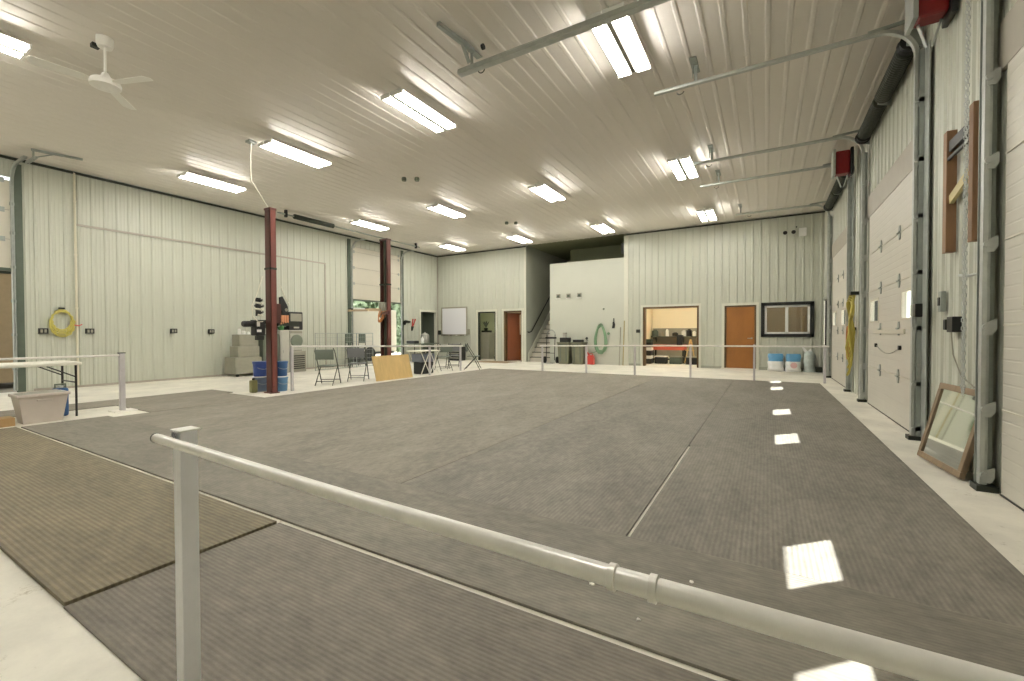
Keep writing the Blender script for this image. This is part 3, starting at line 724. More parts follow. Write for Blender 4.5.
# ================================================================== RUBBER MATS
def mat_(x0, y0, x1, y1, m, label, z=.012, z0=0.0):
    o = MB().box(x0, y0, z0, x1, y1, z).build('rubber_mat', m, bevel=.003)
    return tag(o, label, 'mat', 'rubber floor mats')
mat_(-8.3, .65, -2.66, 1.615, M_OL, 'olive-brown ribbed mat at lower left, edge lifted over its neighbour', .022)
mat_(-2.655, .645, 1.1, 1.629, M_FR, 'grey ribbed mat under the foreground white post and rail', .008)
mat_(-8.3, 1.66, 1.1, 2.525, M_DK, 'dark strip mat running crosswise just beyond the foreground mats', .015)
g = .006
xs = [1.1, -.70, -2.5, -4.3, -6.1, -8.12]
lb = ['long mat beside the overhead doors where the sun patches fall', 'long mat second from the overhead doors, white joint on its edge', 'long mat in the middle of the hall floor', 'long mat fourth from the overhead doors', 'long mat along the left rail and plywood sheet']
for i in range(5):
    if i == 0:
        mat_(xs[1] + .02, 2.53, xs[0] - g / 2, 4.9, M_MR, 'near piece of the worn mat beside the overhead doors, up to the bright joint', .012)
        mat_(xs[1] + .002, 4.904, xs[0] - g / 2, 12.42, M_MR, 'worn grey-brown ' + lb[0], .012)
    else: mat_(xs[i + 1] + .002, 2.53, xs[i] - .001, 12.42, M_MR if i == 1 else M_MN, 'worn grey-brown ' + lb[i], .012 - .001 * (i % 2))
mat_(-10.3, -1.0, -9.46, 4.85, M_MN, 'grey-brown mat between bare concrete strip and left wall', .012)
mat_(-9.455, 2.98, -8.14, 4.72, M_MN, 'short grey-brown mat between rail post and first lift column', .012)

# ================================================================== RAILS
t = thing('foreground_railing', 'white square post with long pipe rail crossing the foreground', 'railing', (-1.68, .71, .01))
MB().box(-1.707, .683, .009, -1.655, .735, .878).build('post', POSTW, t, bevel=.003)
MB().box(-1.713, .677, .878, -1.649, .741, .885).build('post_cap', WHITEP, t, bevel=.003)
def ry(x):
    pts = [(-2.0, .672), (-1.78, .665), (-.79, .624), (-.19, .609), (.13, .608), (1.4, .606)]
    for (a, ya), (b, yb_) in zip(pts, pts[1:]):
        if x <= b: return ya + (yb_ - ya) * (x - a) / (b - a)
rp = lambda x: (x, ry(x), .85)
MB().tube([rp(-1.78 + .2 * i) for i in range(15)], .0152, 16).build('rail', RAILW, t, smooth=True)
for x in (-.188, -.131):
    MB().tube([rp(x - .006), rp(x - .005), rp(x + .005), rp(x + .006)], [.0155, .0185, .0185, .0155], 16).build('coupling', RAILW, t, smooth=True)
MB().bar((-1.69, .676, .872), (-1.66, .672, .858), .006, .012).build('strap', BLKMET, t)
MB().tube([rp(-1.785), rp(-1.779)], .0165, 12).build('end_cap', BLKMET, t)
# left railing in front of the folding table
t = thing('side_railing', 'grey post on a base plate with rail running past the folding table', 'railing', (-8.7, 2.8, 0))
MB().box(-8.745, 2.79, .01, -8.68, 2.855, .91).build('post', POSTL, t, bevel=.004)
MB().box(-8.85, 2.69, 0, -8.57, 2.97, .016).build('base_plate', PAPER, t)
MB().box(-8.752, 2.783, .905, -8.673, 2.862, .918).build('post_cap', DKMET, t)
MB().tube([(-8.71, 2.83, .875), (-8.72, -2.2, .885)], .016, 10).build('rail', RAILW, t, smooth=True)
MB().box(-8.755, -2.0, .01, -8.665, -1.91, .91).build('post', POSTL, t)
# far left railing
def fence(name, label, posts, rail, w, top, plate=True):
    t = thing(name, label, 'railing', (posts[0][0], posts[0][1], 0))
    for x, y, z in posts:
        MB().box(x - w / 2, y - w / 2, .002, x + w / 2, y + w / 2, z).build('post', POSTL, t, bevel=.004)
        if plate: MB().box(x - .1, y - .1, 0, x + .1, y + .1, .014).build('base_plate', CONC, t)
    MB().tube(rail, .02, 10).build('rail', RAILW, t, smooth=True)
    return t
fence('side_railing', 'pale rail along the mat edge in front of folding chairs and plywood', [(-8.62, 5.6, .95), (-8.34, 9.63, .85), (-8.5, 11.3, .82)], [(-8.57, 5.55, .94), (-8.295, 9.63, .84), (-8.455, 11.35, .80)], .05, .9, False)
fence('end_railing', 'pale rail with evenly spaced posts along the mat edge before the end wall', [(-6.18, 12.55, .83), (-4.7, 12.55, .84), (-3.24, 12.55, .87), (-1.75, 12.55, .89), (-.25, 12.55, .9), (1.2, 12.55, .9)], [(-6.25, 12.51, .80), (-3.24, 12.51, .84), (1.28, 12.51, .87)], .05, .9, False)

# ================================================================== LIFT COLUMNS
def lift(x, y, face, label, carr, hw, hd):
    """two-post lift column; face = +1/-1, the y side on which its channel is open"""
    t = thing('vehicle_lift', label, 'lift column', (x, y, 0), 'two-post lift columns')
    s = face; w, dp, th = hw, hd, .012
    yb_, yo = y - s * dp / 2, y + s * dp / 2
    def bx(mb, x0, y0, x1, y1): mb.box(x0, min(y0, y1), .02, x1, max(y0, y1), 3.72)
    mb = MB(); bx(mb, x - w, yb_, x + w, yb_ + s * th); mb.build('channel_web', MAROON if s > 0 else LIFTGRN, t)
    for q in (-1, 1):
        mb = MB(); bx(mb, *sorted((x + q * w, x + q * (w - th)))[:1], yb_, sorted((x + q * w, x + q * (w - th)))[1], yo)
        bx(mb, *sorted((x + q * w, x + q * (w - .03)))[:1], yo, sorted((x + q * w, x + q * (w - .03)))[1], yo - s * th)
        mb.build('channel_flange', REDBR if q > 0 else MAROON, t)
    MB().box(x - .14, y - .09, 0, x + .12, y + .09, .022).build('base_plate', MAROON, t, bevel=.004)
    MB().box(x - w - .01, y - dp / 2 - .01, 3.70, x + w + .01, y + dp / 2 + .01, 3.74).build('top_plate', MAROON, t)
    MB().tube([(x + .03, y + s * .03, .1), (x + .03, y + s * .03, 3.7)], .02, 8).build('lift_screw', DKMET, t)
    MB().box(x - w - .012, y - dp / 2 - .012, 2.5, x + w + .012, y - dp / 2 + .02, 2.54).box(x + w - .002, y - dp / 2 - .012, 2.5, x + w + .014, y + dp / 2, 2.54).build('band', DKMET, t)
    zc = carr
    MB().box(x - .09, min(yo - s * .1, yo + s * .1), zc - .2, x + .09, max(yo - s * .1, yo + s * .1), zc + .2).build('carriage', GREYM if s < 0 else MAROON, t, bevel=.01)
    return t
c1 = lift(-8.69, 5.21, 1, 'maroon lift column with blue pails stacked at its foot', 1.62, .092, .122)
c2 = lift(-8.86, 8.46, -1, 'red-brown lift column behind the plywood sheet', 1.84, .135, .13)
# arms
a = MB().bar((-8.9, 8.34, 1.84), (-8.92, 7.85, 1.82), .1, .07); a.bar((-8.92, 7.9, 1.81), (-8.98, 7.35, 1.78), .07, .05); a.build('arm', TANM, c2)
MB().lathe([(.04, 1.80), (.05, 1.82), (.05, 1.84)], (-8.97, 7.42, 0), 12).build('arm_pad', BLACK, c2)
MB().bar((-8.82, 8.3, 1.72), (-8.3, 8.0, 1.74), .09, .07).build('arm', MAROON, c2)
for k in range(3):
    MB().tube([(-8.72 + .05 * k, 8.27, 1.8)] + [(-8.72 + .05 * k + .1 * math.sin(i * .6 + k), 8.2 - .12 * math.sin(PI * i / 8), 1.8 - .3 * math.sin(PI * i / 8)) for i in range(1, 9)], .012, 6).build('hose', OCORD, c2, smooth=True)
MB().bar((-8.69, 5.33, 1.42), (-8.72, 5.8, 1.42), .09, .1).build('arm', DKMET, c1)
MB().bar((-8.78, 5.3, 1.45), (-9.2, 5.1, 1.45), .08, .08).build('arm', DKMET, c1)
# power unit on the first column
t = thing('power_unit', 'black lift motor with white stickers on the near side of first lift column', 'motor', (-8.75, 4.86, 1.1))
MB().box(-8.85, 4.88, 1.17, -8.68, 5.085, 1.47).build('tank', BLACK, t, bevel=.02)
MB().lathe([(.05, 4.68), (.06, 4.70), (.06, 4.86), (.05, 4.88)], (-8.76, 0, 1.40), 16, 'Y').build('motor', BLACK, t, smooth=True)
MB().box(-8.685, 4.91, 1.35, -8.677, 4.97, 1.44).box(-8.685, 4.91, 1.24, -8.677, 5.0, 1.29).build('sticker', PAPER, t)
MB().box(-8.80, 4.93, 1.08, -8.70, 5.07, 1.17).build('pump', BLKMET, t, bevel=.01)
# cord reel
t = thing('cord_reel', 'white striped cord coil hanging on the near side of first lift column', 'cord reel', (-8.72, 4.95, 1.5))
for k in range(6):
    z = 1.58 + .06 * k; w = .13 * math.sin(PI * (k + 1.2) / 7.4)
    MB().tube([(-8.66 + .01 * (k % 2), 4.98 - w, z), (-8.63, 4.98, z - .015), (-8.66, 4.98 + w * .4, z)], .02, 6).build('coil', WHITECORD if k % 2 == 0 else BLACK, t, smooth=True)
MB().tube([(-8.62, 5.0, 2.35), (-8.64, 4.9, 2.0), (-8.65, 4.80, 1.75), (-8.66, 4.82, 1.55), (-8.66, 4.93, 1.44), (-8.66, 5.02, 1.45)], .01, 6).build('hanging_loop', WHITECORD, t, smooth=True)
MB().box(-8.74, 4.92, 1.56, -8.69, 5.0, 1.92).build('bracket', BLACK, t)
# items on the far side of the first column
t = thing('hanging_tool', 'black teardrop tool hanging on the far side of first lift column', 'hanging tool', (-8.64, 5.42, 1.6))
MB().prism([(5.345, 1.95), (5.40, 1.98), (5.51, 1.78), (5.53, 1.68), (5.47, 1.61), (5.39, 1.64), (5.35, 1.72)], 'X', -8.66, -8.60).build('body', BLACK, t, bevel=.01)
MB().tube([(-8.6, 5.35, 2.2), (-8.58, 5.44, 1.96), (-8.57, 5.53, 1.8)], .008, 5).build('lanyard', WHITECORD, t)
MB().lathe([(.03, -8.6), (.035, -8.585)], (0, 5.47, 1.70), 12, 'X').build('button', GREYM, t)
mb = MB()
for i in range(7):
    y = 5.345 + i * .026; zb_ = 1.40 + .05 * abs(math.sin(i * 1.7)); mb.box(-8.62 + .012 * (i % 2), y, zb_, -8.60 + .012 * (i % 2), y + .028, 1.59)
tag(mb.build('work_rag', RAG, bevel=.004), 'salmon orange rag draped on the lift column arm', 'rag')
t = thing('hanging_cable', 'thin grey cable dropping from the ceiling to first lift column top', 'cable', (-8.6, 4.95, 3.7))
MB().tube([(-8.48, 4.73, CEIL - .03), (-8.49, 4.72, 4.5), (-8.55, 4.76, 4.15), (-8.62, 5.0, 3.9), (-8.66, 5.14, 3.75)], .009, 6).build('cable', WHITECORD, t, smooth=True)
MB().box(-8.55, 4.66, CEIL - .06, -8.41, 4.80, CEIL - .02).build('ceiling_plate', GALVD, t)
# pails
pails = [(-9.2, 5.26, 0, 'faded blue-grey pail on the floor at the near foot of first lift column', PAILTXT), (-9.2, 5.26, .315, 'deep blue pail on top of the near stack by first lift column', BLUED),
         (-8.86, 5.5, 0, 'blue-grey pail on the floor at the far foot of first lift column', BLUEL), (-8.86, 5.5, .315, 'mid-blue pail on top of the far stack by first lift column', BLUE)]
for x, y, z, l, m in pails:
    t = thing('pail', l, 'pail', (x, y, z), 'stacked pails')
    MB().lathe([(.118, z + .001), (.122, z + .01), (.134, z + .26), (.142, z + .265), (.142, z + .295), (.138, z + .30)], (x, y, 0), 24).build('body', m, t, smooth=True)
    MB().lathe([(.143, z + .295), (.146, z + .298), (.146, z + .31), (.12, z + .314)], (x, y, 0), 24).build('lid', m if z else WHITEP, t, smooth=True)
    MB().tube([(x + .143 * math.cos(q), y + .143 * math.sin(q), z + .25 - .1 * math.sin(q * 1 + PI / 2)) for q in [-.9 + .3 * i for i in range(7)]], .004, 5).build('bail_handle', GALV, t)
t = thing('oil_jug', 'olive jug standing on the floor before the near pail stack', 'jug', (-8.42, 4.72, 0))
MB().box(-9.12, 4.98, 0.001, -9.0, 5.10, .26).build('body', mat('olive_jug', (128, 126, 84), .5, noise=.1), t, bevel=.02)
MB().lathe([(.025, .26), (.025, .30)], (-9.06, 5.04, 0), 12).build('cap', BLACK, t)

# ================================================================== LEFT WALL STORES
t = thing('tool_chest', 'grey stepped tool chest standing against left wall by first lift column', 'tool chest', (-12.9, 7.0, 0))
def chest(y0, y1, z0, z1, x0, x1, rows, nm):
    c = MB().box(x0, y0, z0, x1, y1, z1).build(nm, GREYM, t, bevel=.008)
    hgt = (z1 - z0 - .04) / rows
    for i in range(rows):
        dr = MB().box(x1, y0 + .02, z0 + .02 + i * hgt, x1 + .012, y1 - .02, z0 + .02 + (i + 1) * hgt - .012).build('drawer', GREYM, c, bevel=.003)
chest(6.6, 7.34, .08, .54, -13.3, -12.75, 2, 'lower_cabinet'); chest(6.74, 7.34, .54, .85, -13.3, -12.85, 3, 'middle_chest'); chest(6.8, 7.34, .85, 1.19, -13.3, -12.9, 4, 'top_chest')
for y in (6.68, 7.26): MB().lathe([(.04, -.02), (.04, .02)], (-12.8, y, .041), 10, 'X').build('caster', BLACK, t)
for i, (y, h, w) in enumerate(((6.88, .2, .045), (7.0, .13, .05), (7.12, .1, .05))):
    t2 = thing('spray_bottle', ['tall', 'middle', 'short'][i] + ' pale bottle on top of the grey tool chest', 'bottle', (-13.05, y, 1.19), 'bottles on the tool chest')
    MB().lathe([(w, 1.192), (w, 1.19 + h * .7), (w * .4, 1.19 + h * .85)], (-13.05, y, 0), 14).build('body', WHITEP, t2, smooth=True)
    MB().lathe([(w * .35, 1.19 + h * .85), (w * .35, 1.19 + h)], (-13.05, y, 0), 10).build('cap', LGREY, t2)
def cabinet(name, lab, x0, x1, y0, y1, z0, z1, m, doorm=None, slots=0):
    t = thing(name, lab, 'cabinet', ((x0 + x1) / 2, (y0 + y1) / 2, z0))
    MB().box(x0, y0, z0 + .002, x1, y1, z1).build('body', m, t, bevel=.01)
    MB().box(x1, y0 + .03, z0 + .05, x1 + .015, y1 - .03, z1 - .04).build('door', doorm or m, t, bevel=.004)
    MB().tube([(x1 + .03, y0 + .07, (z0 + z1) / 2 - .05), (x1 + .03, y0 + .07, (z0 + z1) / 2 + .05)], .008, 6).build('handle', GALVD, t)
    if slots:
        mb = MB()
        for i in range(slots): mb.box(x1 + .014, y0 + .06, z0 + .1 + (z1 - z0 - .2) * i / slots, x1 + .022, y1 - .06, z0 + .1 + (z1 - z0 - .2) * (i + .5) / slots)
        mb.build('vent_grille', BLACK, t)
    return t
cabinet('storage_cabinet', 'grey-green cabinet right behind first lift column by left wall', -13.3, -12.8, 7.42, 7.9, 0, 1.2, GREYG)
cabinet('storage_cabinet', 'light grey cabinet between grey-green cabinet and stacked appliances', -13.3, -12.8, 7.95, 8.24, 0, 1.32, LGREY)
mb = MB().lathe([(.06, 1.322), (.085, 1.36), (.08, 1.5), (.05, 1.56)], (-12.95, 8.06, 0), 12); tag(mb.build('green_container', GREENB, smooth=True), 'bright green tub on top of the light grey cabinet', 'tub')
t = cabinet('space_heater', 'grey cabinet with black grille at the bottom of the appliance stack', -13.3, -12.8, 8.28, 8.8, 0, .66, GREYM, slots=7)
t = thing('washing_machine', 'grey appliance with rounded front in the middle of the stack', 'appliance', (-13.0, 8.5, .66))
MB().box(-13.3, 8.28, .662, -12.85, 8.74, 1.32).build('body', LGREY, t, bevel=.04)
MB().lathe([(.2, -12.85), (.2, -12.83), (.17, -12.82)], (0, 8.51, .98), 24, 'X').build('front_drum', GREYG, t)
MB().box(-12.85, 8.32, 1.22, -12.835, 8.70, 1.29).build('control_strip', GREYM, t)
t = thing('boxed_television', 'black box set with grey screen on top of the appliance stack', 'television', (-13.0, 8.45, 1.33))
MB().box(-13.3, 8.26, 1.33, -12.85, 8.74, 1.9).build('case', BLACK, t, bevel=.025)
MB().box(-12.85, 8.31, 1.6, -12.838, 8.69, 1.84).build('screen', GREYM, t, bevel=.01)
MB().box(-12.85, 8.42, 1.38, -12.84, 8.6, 1.43).build('control_panel', LGREY, t)
# shelf arm between
mb = MB().box(-13.25, 7.7, 1.42, -12.9, 8.2, 1.5); mb.box(-13.49, 7.75, 1.38, -13.2, 7.79, 1.42).box(-13.49, 8.1, 1.38, -13.2, 8.14, 1.42)
tag(mb.build('wall_shelf', DKGREEN, bevel=.004), 'dark shelf on left wall beside the black box set', 'shelf')
# wire pen
t = thing('wire_pen', 'tall grey wire mesh pen behind the folding chairs', 'wire pen', (-12.7, 10.0, 0))
for ya, yb_ in ((8.95, 9.8), (9.8, 10.6), (10.6, 11.35)):
    mb = MB(); x = -12.55
    for y in (ya + .01, yb_ - .01): mb.tube([(x, y, .01), (x, y, 1.23)], .012, 6)
    for z in (.03, 1.22): mb.tube([(x, ya + .01, z), (x, yb_ - .01, z)], .010, 6)
    k = int((yb_ - ya) / .09)
    for i in range(1, k): mb.tube([(x, ya + i * (yb_ - ya) / k, .03), (x, ya + i * (yb_ - ya) / k, 1.22)], .004, 4)
    for i in range(1, 8): mb.tube([(x, ya + .01, .03 + i * .15), (x, yb_ - .01, .03 + i * .15)], .004, 4)
    mb.build('mesh_panel', GALVD, t)
# bar stools seen dark behind the pen
def stool(x, y, lab):
    t = thing('bar_stool', lab, 'bar stool', (x, y, 0), 'dark high-backed stools')
    MB().box(x - .18, y - .18, .70, x + .18, y + .18, .75).build('seat', DKGREEN, t, bevel=.015)
    MB().box(x - .2, y - .16, .86, x - .17, y + .16, 1.2).build('backrest', DKGREEN, t, bevel=.015)
    for q in (-1, 1):
        MB().tube([(x - .2, y + q * .17, .002), (x - .18, y + q * .15, 1.18)], .012, 6).build('leg', DKMET, t)
        MB().tube([(x + .2, y + q * .17, .002), (x + .16, y + q * .15, .71)], .012, 6).build('leg', DKMET, t)
    MB().tube([(x - .19, y - .16, .3), (x - .19, y + .16, .3)], .009, 6).tube([(x + .185, y - .16, .3), (x + .185, y + .16, .3)], .009, 6).build('foot_bar', DKMET, t)
stool(-12.95, 10.75, 'dark high-backed stool behind the wire pen, first from the appliance stack'); stool(-12.95, 11.35, 'dark high-backed stool at the far end of the wire pen')

# conduit, hose, outlets
mb = MB().tube([(XL + .04, 3.585, .05), (XL + .04, 3.585, CEIL - .05)], .022, 8)
for z in (.6, 1.8, 3.0, 4.2): mb.box(XL + .02, 3.56, z - .015, XL + .065, 3.61, z + .015)
tag(mb.build('conduit_pipe', CONDM, smooth=False), 'cream pipe rising beside the yellow hose to the ceiling', 'pipe')
t = thing('yellow_hose', 'coiled yellow hose hanging on left wall', 'hose', (XL + .08, 3.34, 1.24))
for k in range(6):
    rr = .165 + .01 * k; pts = [(XL + .05 + .014 * (k % 3), 3.34 + rr * math.cos(2 * PI * i / 28) * .92 + .012 * math.sin(3 * i + k), 1.53 - .02 * k + (rr + .06) * math.sin(2 * PI * i / 28)) for i in range(28)]
    MB().tube(pts, .013, 6, closed=True).build('loop', YELL, t, smooth=True)
MB().box(XL + .0, 3.3, 1.76, XL + .1, 3.38, 1.8).build('hook', DKMET, t)
MB().tube([(XL + .08, 3.52, 1.42), (XL + .09, 3.6, 1.4), (XL + .09, 3.66, 1.43)], .012, 6).build('nozzle', RED, t)
for y, z, l in ((3.05, 1.28, 'dark outlet box on left wall before the yellow hose'), (3.80, 1.28, 'dark outlet box on left wall just past the yellow hose'), (5.45, 1.29, 'dark outlet box alone in the middle of left wall'), (6.35, 1.28, 'dark outlet box on left wall near the tool chest')):
    t = thing('outlet_box', l, 'outlet', (XL + .04, y, z - .06), 'outlets on left wall')
    MB().box(XL + .015, y - .075, z - .06, XL + .07, y + .075, z + .06).build('box', BLKMET, t, bevel=.006)
    for q in (-.03, .03): MB().box(XL + .07, y + q - .018, z - .035, XL + .074, y + q + .018, z + .035).build('socket', GREYM, t)

# ================================================================== FOLDING TABLE, LEFT
t = thing('folding_table', 'white-topped folding table with black legs before left wall', 'folding table', (-9.05, 1.35, 0))
MB().box(-9.42, .5, .755, -8.68, 2.36, .8).build('tabletop', PALEST, t, bevel=.012)
for y in (2.31, .62):
    s = 1 if y > 1 else -1
    for x in (-8.76, -9.34): MB().tube([(x, y, .002), (x, y, .755)], .014, 8).build('leg', BLKMET, t)
    MB().tube([(-8.76, y, .5), (-9.34, y, .5)], .010, 6).build('stretcher', BLKMET, t)
    for x in (-8.76, -9.34): MB().tube([(x, y, .58), (x, y - s * .3, .75)], .009, 6).build('brace', BLKMET, t)
t = thing('storage_tote', 'translucent white tote on the floor under the folding table', 'tote', (-8.62, 1.93, 0))
x0, x1, y0, y1 = -8.86, -8.5, 1.68, 2.16
def taper(mb, x0, x1, y0, y1, z0, z1, d):
    vs = [(x0 + d, y0 + d, z0), (x1 - d, y0 + d, z0), (x1 - d, y1 - d, z0), (x0 + d, y1 - d, z0), (x0, y0, z1), (x1, y0, z1), (x1, y1, z1), (x0, y1, z1)]
    return mb.add(vs, [(0, 3, 2, 1), (0, 1, 5, 4), (1, 2, 6, 5), (2, 3, 7, 6), (3, 0, 4, 7)])
mb = taper(MB(), x0, x1, y0, y1, .003, .38, .05); o = mb.build('tub', TOTE, t); so = o.modifiers.new('wall', 'SOLIDIFY'); so.thickness = .006
bv = o.modifiers.new('edge', 'BEVEL'); bv.width = .03; bv.segments = 4; bv.limit_method = 'ANGLE'
mb = MB()
for q in ((x0 - .02, y0 - .02, x1 + .02, y0 + .01), (x0 - .02, y1 - .01, x1 + .02, y1 + .02), (x0 - .02, y0, x0 + .01, y1), (x1 - .01, y0, x1 + .02, y1)): mb.box(q[0], q[1], .36, q[2], q[3], .40)
mb.build('rim', TOTE, t, bevel=.008)
MB().box(x1 - .005, 1.85, .30, x1 + .012, 2.0, .325).build('handle', TOTE, t, bevel=.006)
mb = MB(); mb.box(x0 + .01, y0 + .02, .37, x1 - .01, y1 - .02, .40, rot=(.05, .04, .03)); mb.build('cloth_inside', LGREY, t, bevel=.015)
t = thing('water_jug', 'blue water jug on the floor beside the white tote', 'jug', (-8.98, 2.2, 0))
MB().box(-9.06, 2.12, .003, -8.9, 2.27, .42).build('body', BLUE, t, bevel=.03, seg=3)
MB().lathe([(.03, .42), (.03, .45)], (-8.98, 2.2, 0), 12).build('cap', WHITEP, t)
MB().tube([(-8.98, 2.14, .41), (-8.98, 2.14, .47), (-8.98, 2.25, .47), (-8.98, 2.25, .41)], .014, 6).build('handle', GREYG, t, smooth=True)
mb = MB().box(-8.78, 1.52, .002, -8.52, 1.655, .11); tag(mb.build('cardboard_box', CARD, bevel=.004), 'low brown cardboard box on the floor touching the white tote', 'box')
mb = MB(); mb.lathe([(.05, .002), (.13, .03), (.15, .1), (.1, .17), (.03, .2)], (-8.62, 1.34, 0), 14); tag(mb.build('sack', GREYM, smooth=True), 'grey sack on the floor at the photo edge beside the cardboard box', 'sack')

# ================================================================== CHAIRS
def make_chair(pad):
    r = thing('folding_chair', '', 'chair', (0, 0, 0), 'metal folding chairs')
    MB().box(-.2, -.17, .43, .2, .22, .455).build('seat', pad, r, bevel=.012)
    mb = MB().box(-.21, -.235, .60, .21, -.205, .84, rot=(.12, 0, 0)); mb.build('backrest', pad, r, bevel=.012)
    for s in (-1, 1):
        MB().tube([(s * .225, .25, .002), (s * .225, .03, .43), (s * .225, -.2, .80), (s * .2, -.225, .87)], .0125, 8).build('front_leg', CHAIRF, r, smooth=True)
        MB().tube([(s * .195, -.28, .002), (s * .195, .12, .43)], .0115, 8).build('rear_leg', CHAIRF, r, smooth=True)
    MB().tube([(-.225, .2, .10), (.225, .2, .10)], .009, 6).tube([(-.195, -.2, .09), (.195, -.2, .09)], .009, 6).build('stretcher', CHAIRF, r)
    return r
ch1 = make_chair(CHAIRG); ch1.location = (-9.0, 6.75, 0); ch1.rotation_euler = (0, 0, math.radians(35)); ch1['label'] = 'grey-green folding chair behind the pale rail, beside the pails'
ch2 = make_chair(CHAIRB); ch2.location = (-9.1, 7.72, 0); ch2.rotation_euler = (0, 0, math.radians(38)); ch2['label'] = 'grey-blue folding chair just left of the plywood sheet'
dup(ch1, (-9.1, 11.2, 0), math.radians(60), 'dark folding chair right beside the white crossed-leg table')
dup(ch2, (-9.4, 12.1, 0), math.radians(50), 'second dark folding chair along from the white crossed-leg table')
dup(ch1, (-8.5, 12.0, 0), math.radians(-62), 'folding chair at the far end of pale rail, turned to the orange door')

# plywood sheet
t_ = Vector((-8.43, 7.70, .004)); mb = MB(); vs = []
for zz, off in ((.004, 0), (.63, -.16)):
    for dd in (0, -.016):
        for y in (7.72, 9.02): vs.append((-8.42 + off + dd, y, zz))
mb.add(vs, [(0, 1, 3, 2), (4, 6, 7, 5), (0, 4, 5, 1), (2, 3, 7, 6), (0, 2, 6, 4), (1, 5, 7, 3)])
tag(mb.build('plywood_sheet', PLY), 'tan plywood sheet leaning at the foot of second lift column', 'plywood')

# camp table with crossed legs
t = thing('camp_table', 'white folding table with crossed legs behind the pale rail', 'table', (-8.85, 9.95, 0))
MB().box(-9.2, 9.58, .67, -8.62, 10.45, .70).build('tabletop', PALEST, t, bevel=.008)
for y in (9.68, 10.02):
    for s in (-1, 1): pass
for x in (-8.66, -9.14):
    for ya in (9.62, 10.02):
        MB().tube([(x, ya, .003), (x, ya + .38, .67)], .013, 6).build('leg', PALEST, t)
        MB().tube([(x, ya + .38, .003), (x, ya, .67)], .013, 6).build('leg', PALEST, t)
mb = MB().box(-9.1, 9.7, .36, -8.72, 10.3, .6); tag(mb.build('storage_bin', mat('grey_blue_bin', (112, 118, 130), .5, noise=.1), bevel=.02), 'grey-blue bin held between the white crossed table legs', 'bin')
mb = MB().box(-9.05, 9.72, .003, -8.75, 10.28, .355); tag(mb.build('storage_crate', BLKMET, bevel=.02), 'black crate on the floor under the white crossed-leg table', 'crate')
# table of supplies by the left wall
t = thing('supply_table', 'long table against left wall holding a steel urn and bottle', 'table', (-12.9, 13.2, 0))
MB().box(-13.3, 13.6, .74, -12.6, 15.2, .78).build('tabletop', GREYG, t, bevel=.006)
for x in (-13.25, -12.65):
    for y in (13.66, 15.14): MB().tube([(x, y, .002), (x, y, .74)], .014, 6).build('leg', BLKMET, t)
t = thing('steel_urn', 'grey steel urn on the supply table by the dark doorway', 'urn', (-12.95, 14.65, .78))
MB().lathe([(.17, .782), (.19, .80), (.19, 1.1), (.17, 1.14)], (-12.95, 14.65, 0), 20).build('body', ALU, t, smooth=True)
MB().lathe([(.18, 1.14), (.12, 1.2), (.03, 1.23), (.03, 1.27)], (-12.95, 14.65, 0), 20).build('lid', LGREY, t, smooth=True)
for q in (-.2, .2): MB().tube([(-12.95, 14.65 + q, .95), (-12.95, 14.65 + q * 1.25, .98), (-12.95, 14.65 + q, 1.02)], .01, 5).build('handle', BLACK, t)
t = thing('white_bottle', 'white bottle on the supply table before the steel urn', 'bottle', (-12.7, 14.2, .78))
MB().lathe([(.06, .782), (.07, .8), (.07, .98), (.03, 1.03)], (-12.7, 14.2, 0), 14).build('body', WHITEP, t, smooth=True)
MB().lathe([(.028, 1.03), (.028, 1.07)], (-12.7, 14.2, 0), 10).build('cap', WHITEP, t)
mb = MB().box(-13.2, 13.75, .78, -12.75, 14.05, .9); tag(mb.build('tool_case', BLKMET, bevel=.015), 'low black case at the near end of the supply table', 'case')
# tools on left wall
t = thing('angle_grinder', 'dark power tool hanging on left wall beside the red cutter', 'power tool', (XL + .06, 13.98, 1.62))
MB().lathe([(.04, 13.88), (.05, 13.92), (.045, 14.18), (.03, 14.24)], (XL + .09, 0, 1.72), 12, 'Y').build('body', DKMET, t, smooth=True)
MB().lathe([(.09, XL + .05), (.09, XL + .08)], (0, 13.92, 1.66), 16, 'X').build('disc', BLKMET, t)
MB().box(XL, 14.0, 1.76, XL + .1, 14.04, 1.79).build('hook', GALVD, t)
t = thing('bolt_cutter', 'red handled cutter hanging slanted on left wall by the dark doorway', 'bolt cutter', (XL + .06, 14.5, 1.35))
MB().bar((XL + .05, 14.46, 1.85), (XL + .05, 14.40, 1.5), .03, .04).bar((XL + .05, 14.62, 1.85), (XL + .05, 14.44, 1.5), .03, .04).build('handle', RED, t)
MB().prism([(14.36, 1.52), (14.50, 1.52), (14.42, 1.33), (14.36, 1.33)], 'X', XL + .035, XL + .07).build('jaws', DKMET, t)
MB().box(XL, 14.5, 1.7, XL + .06, 14.56, 1.73).build('hook', GALVD, t)

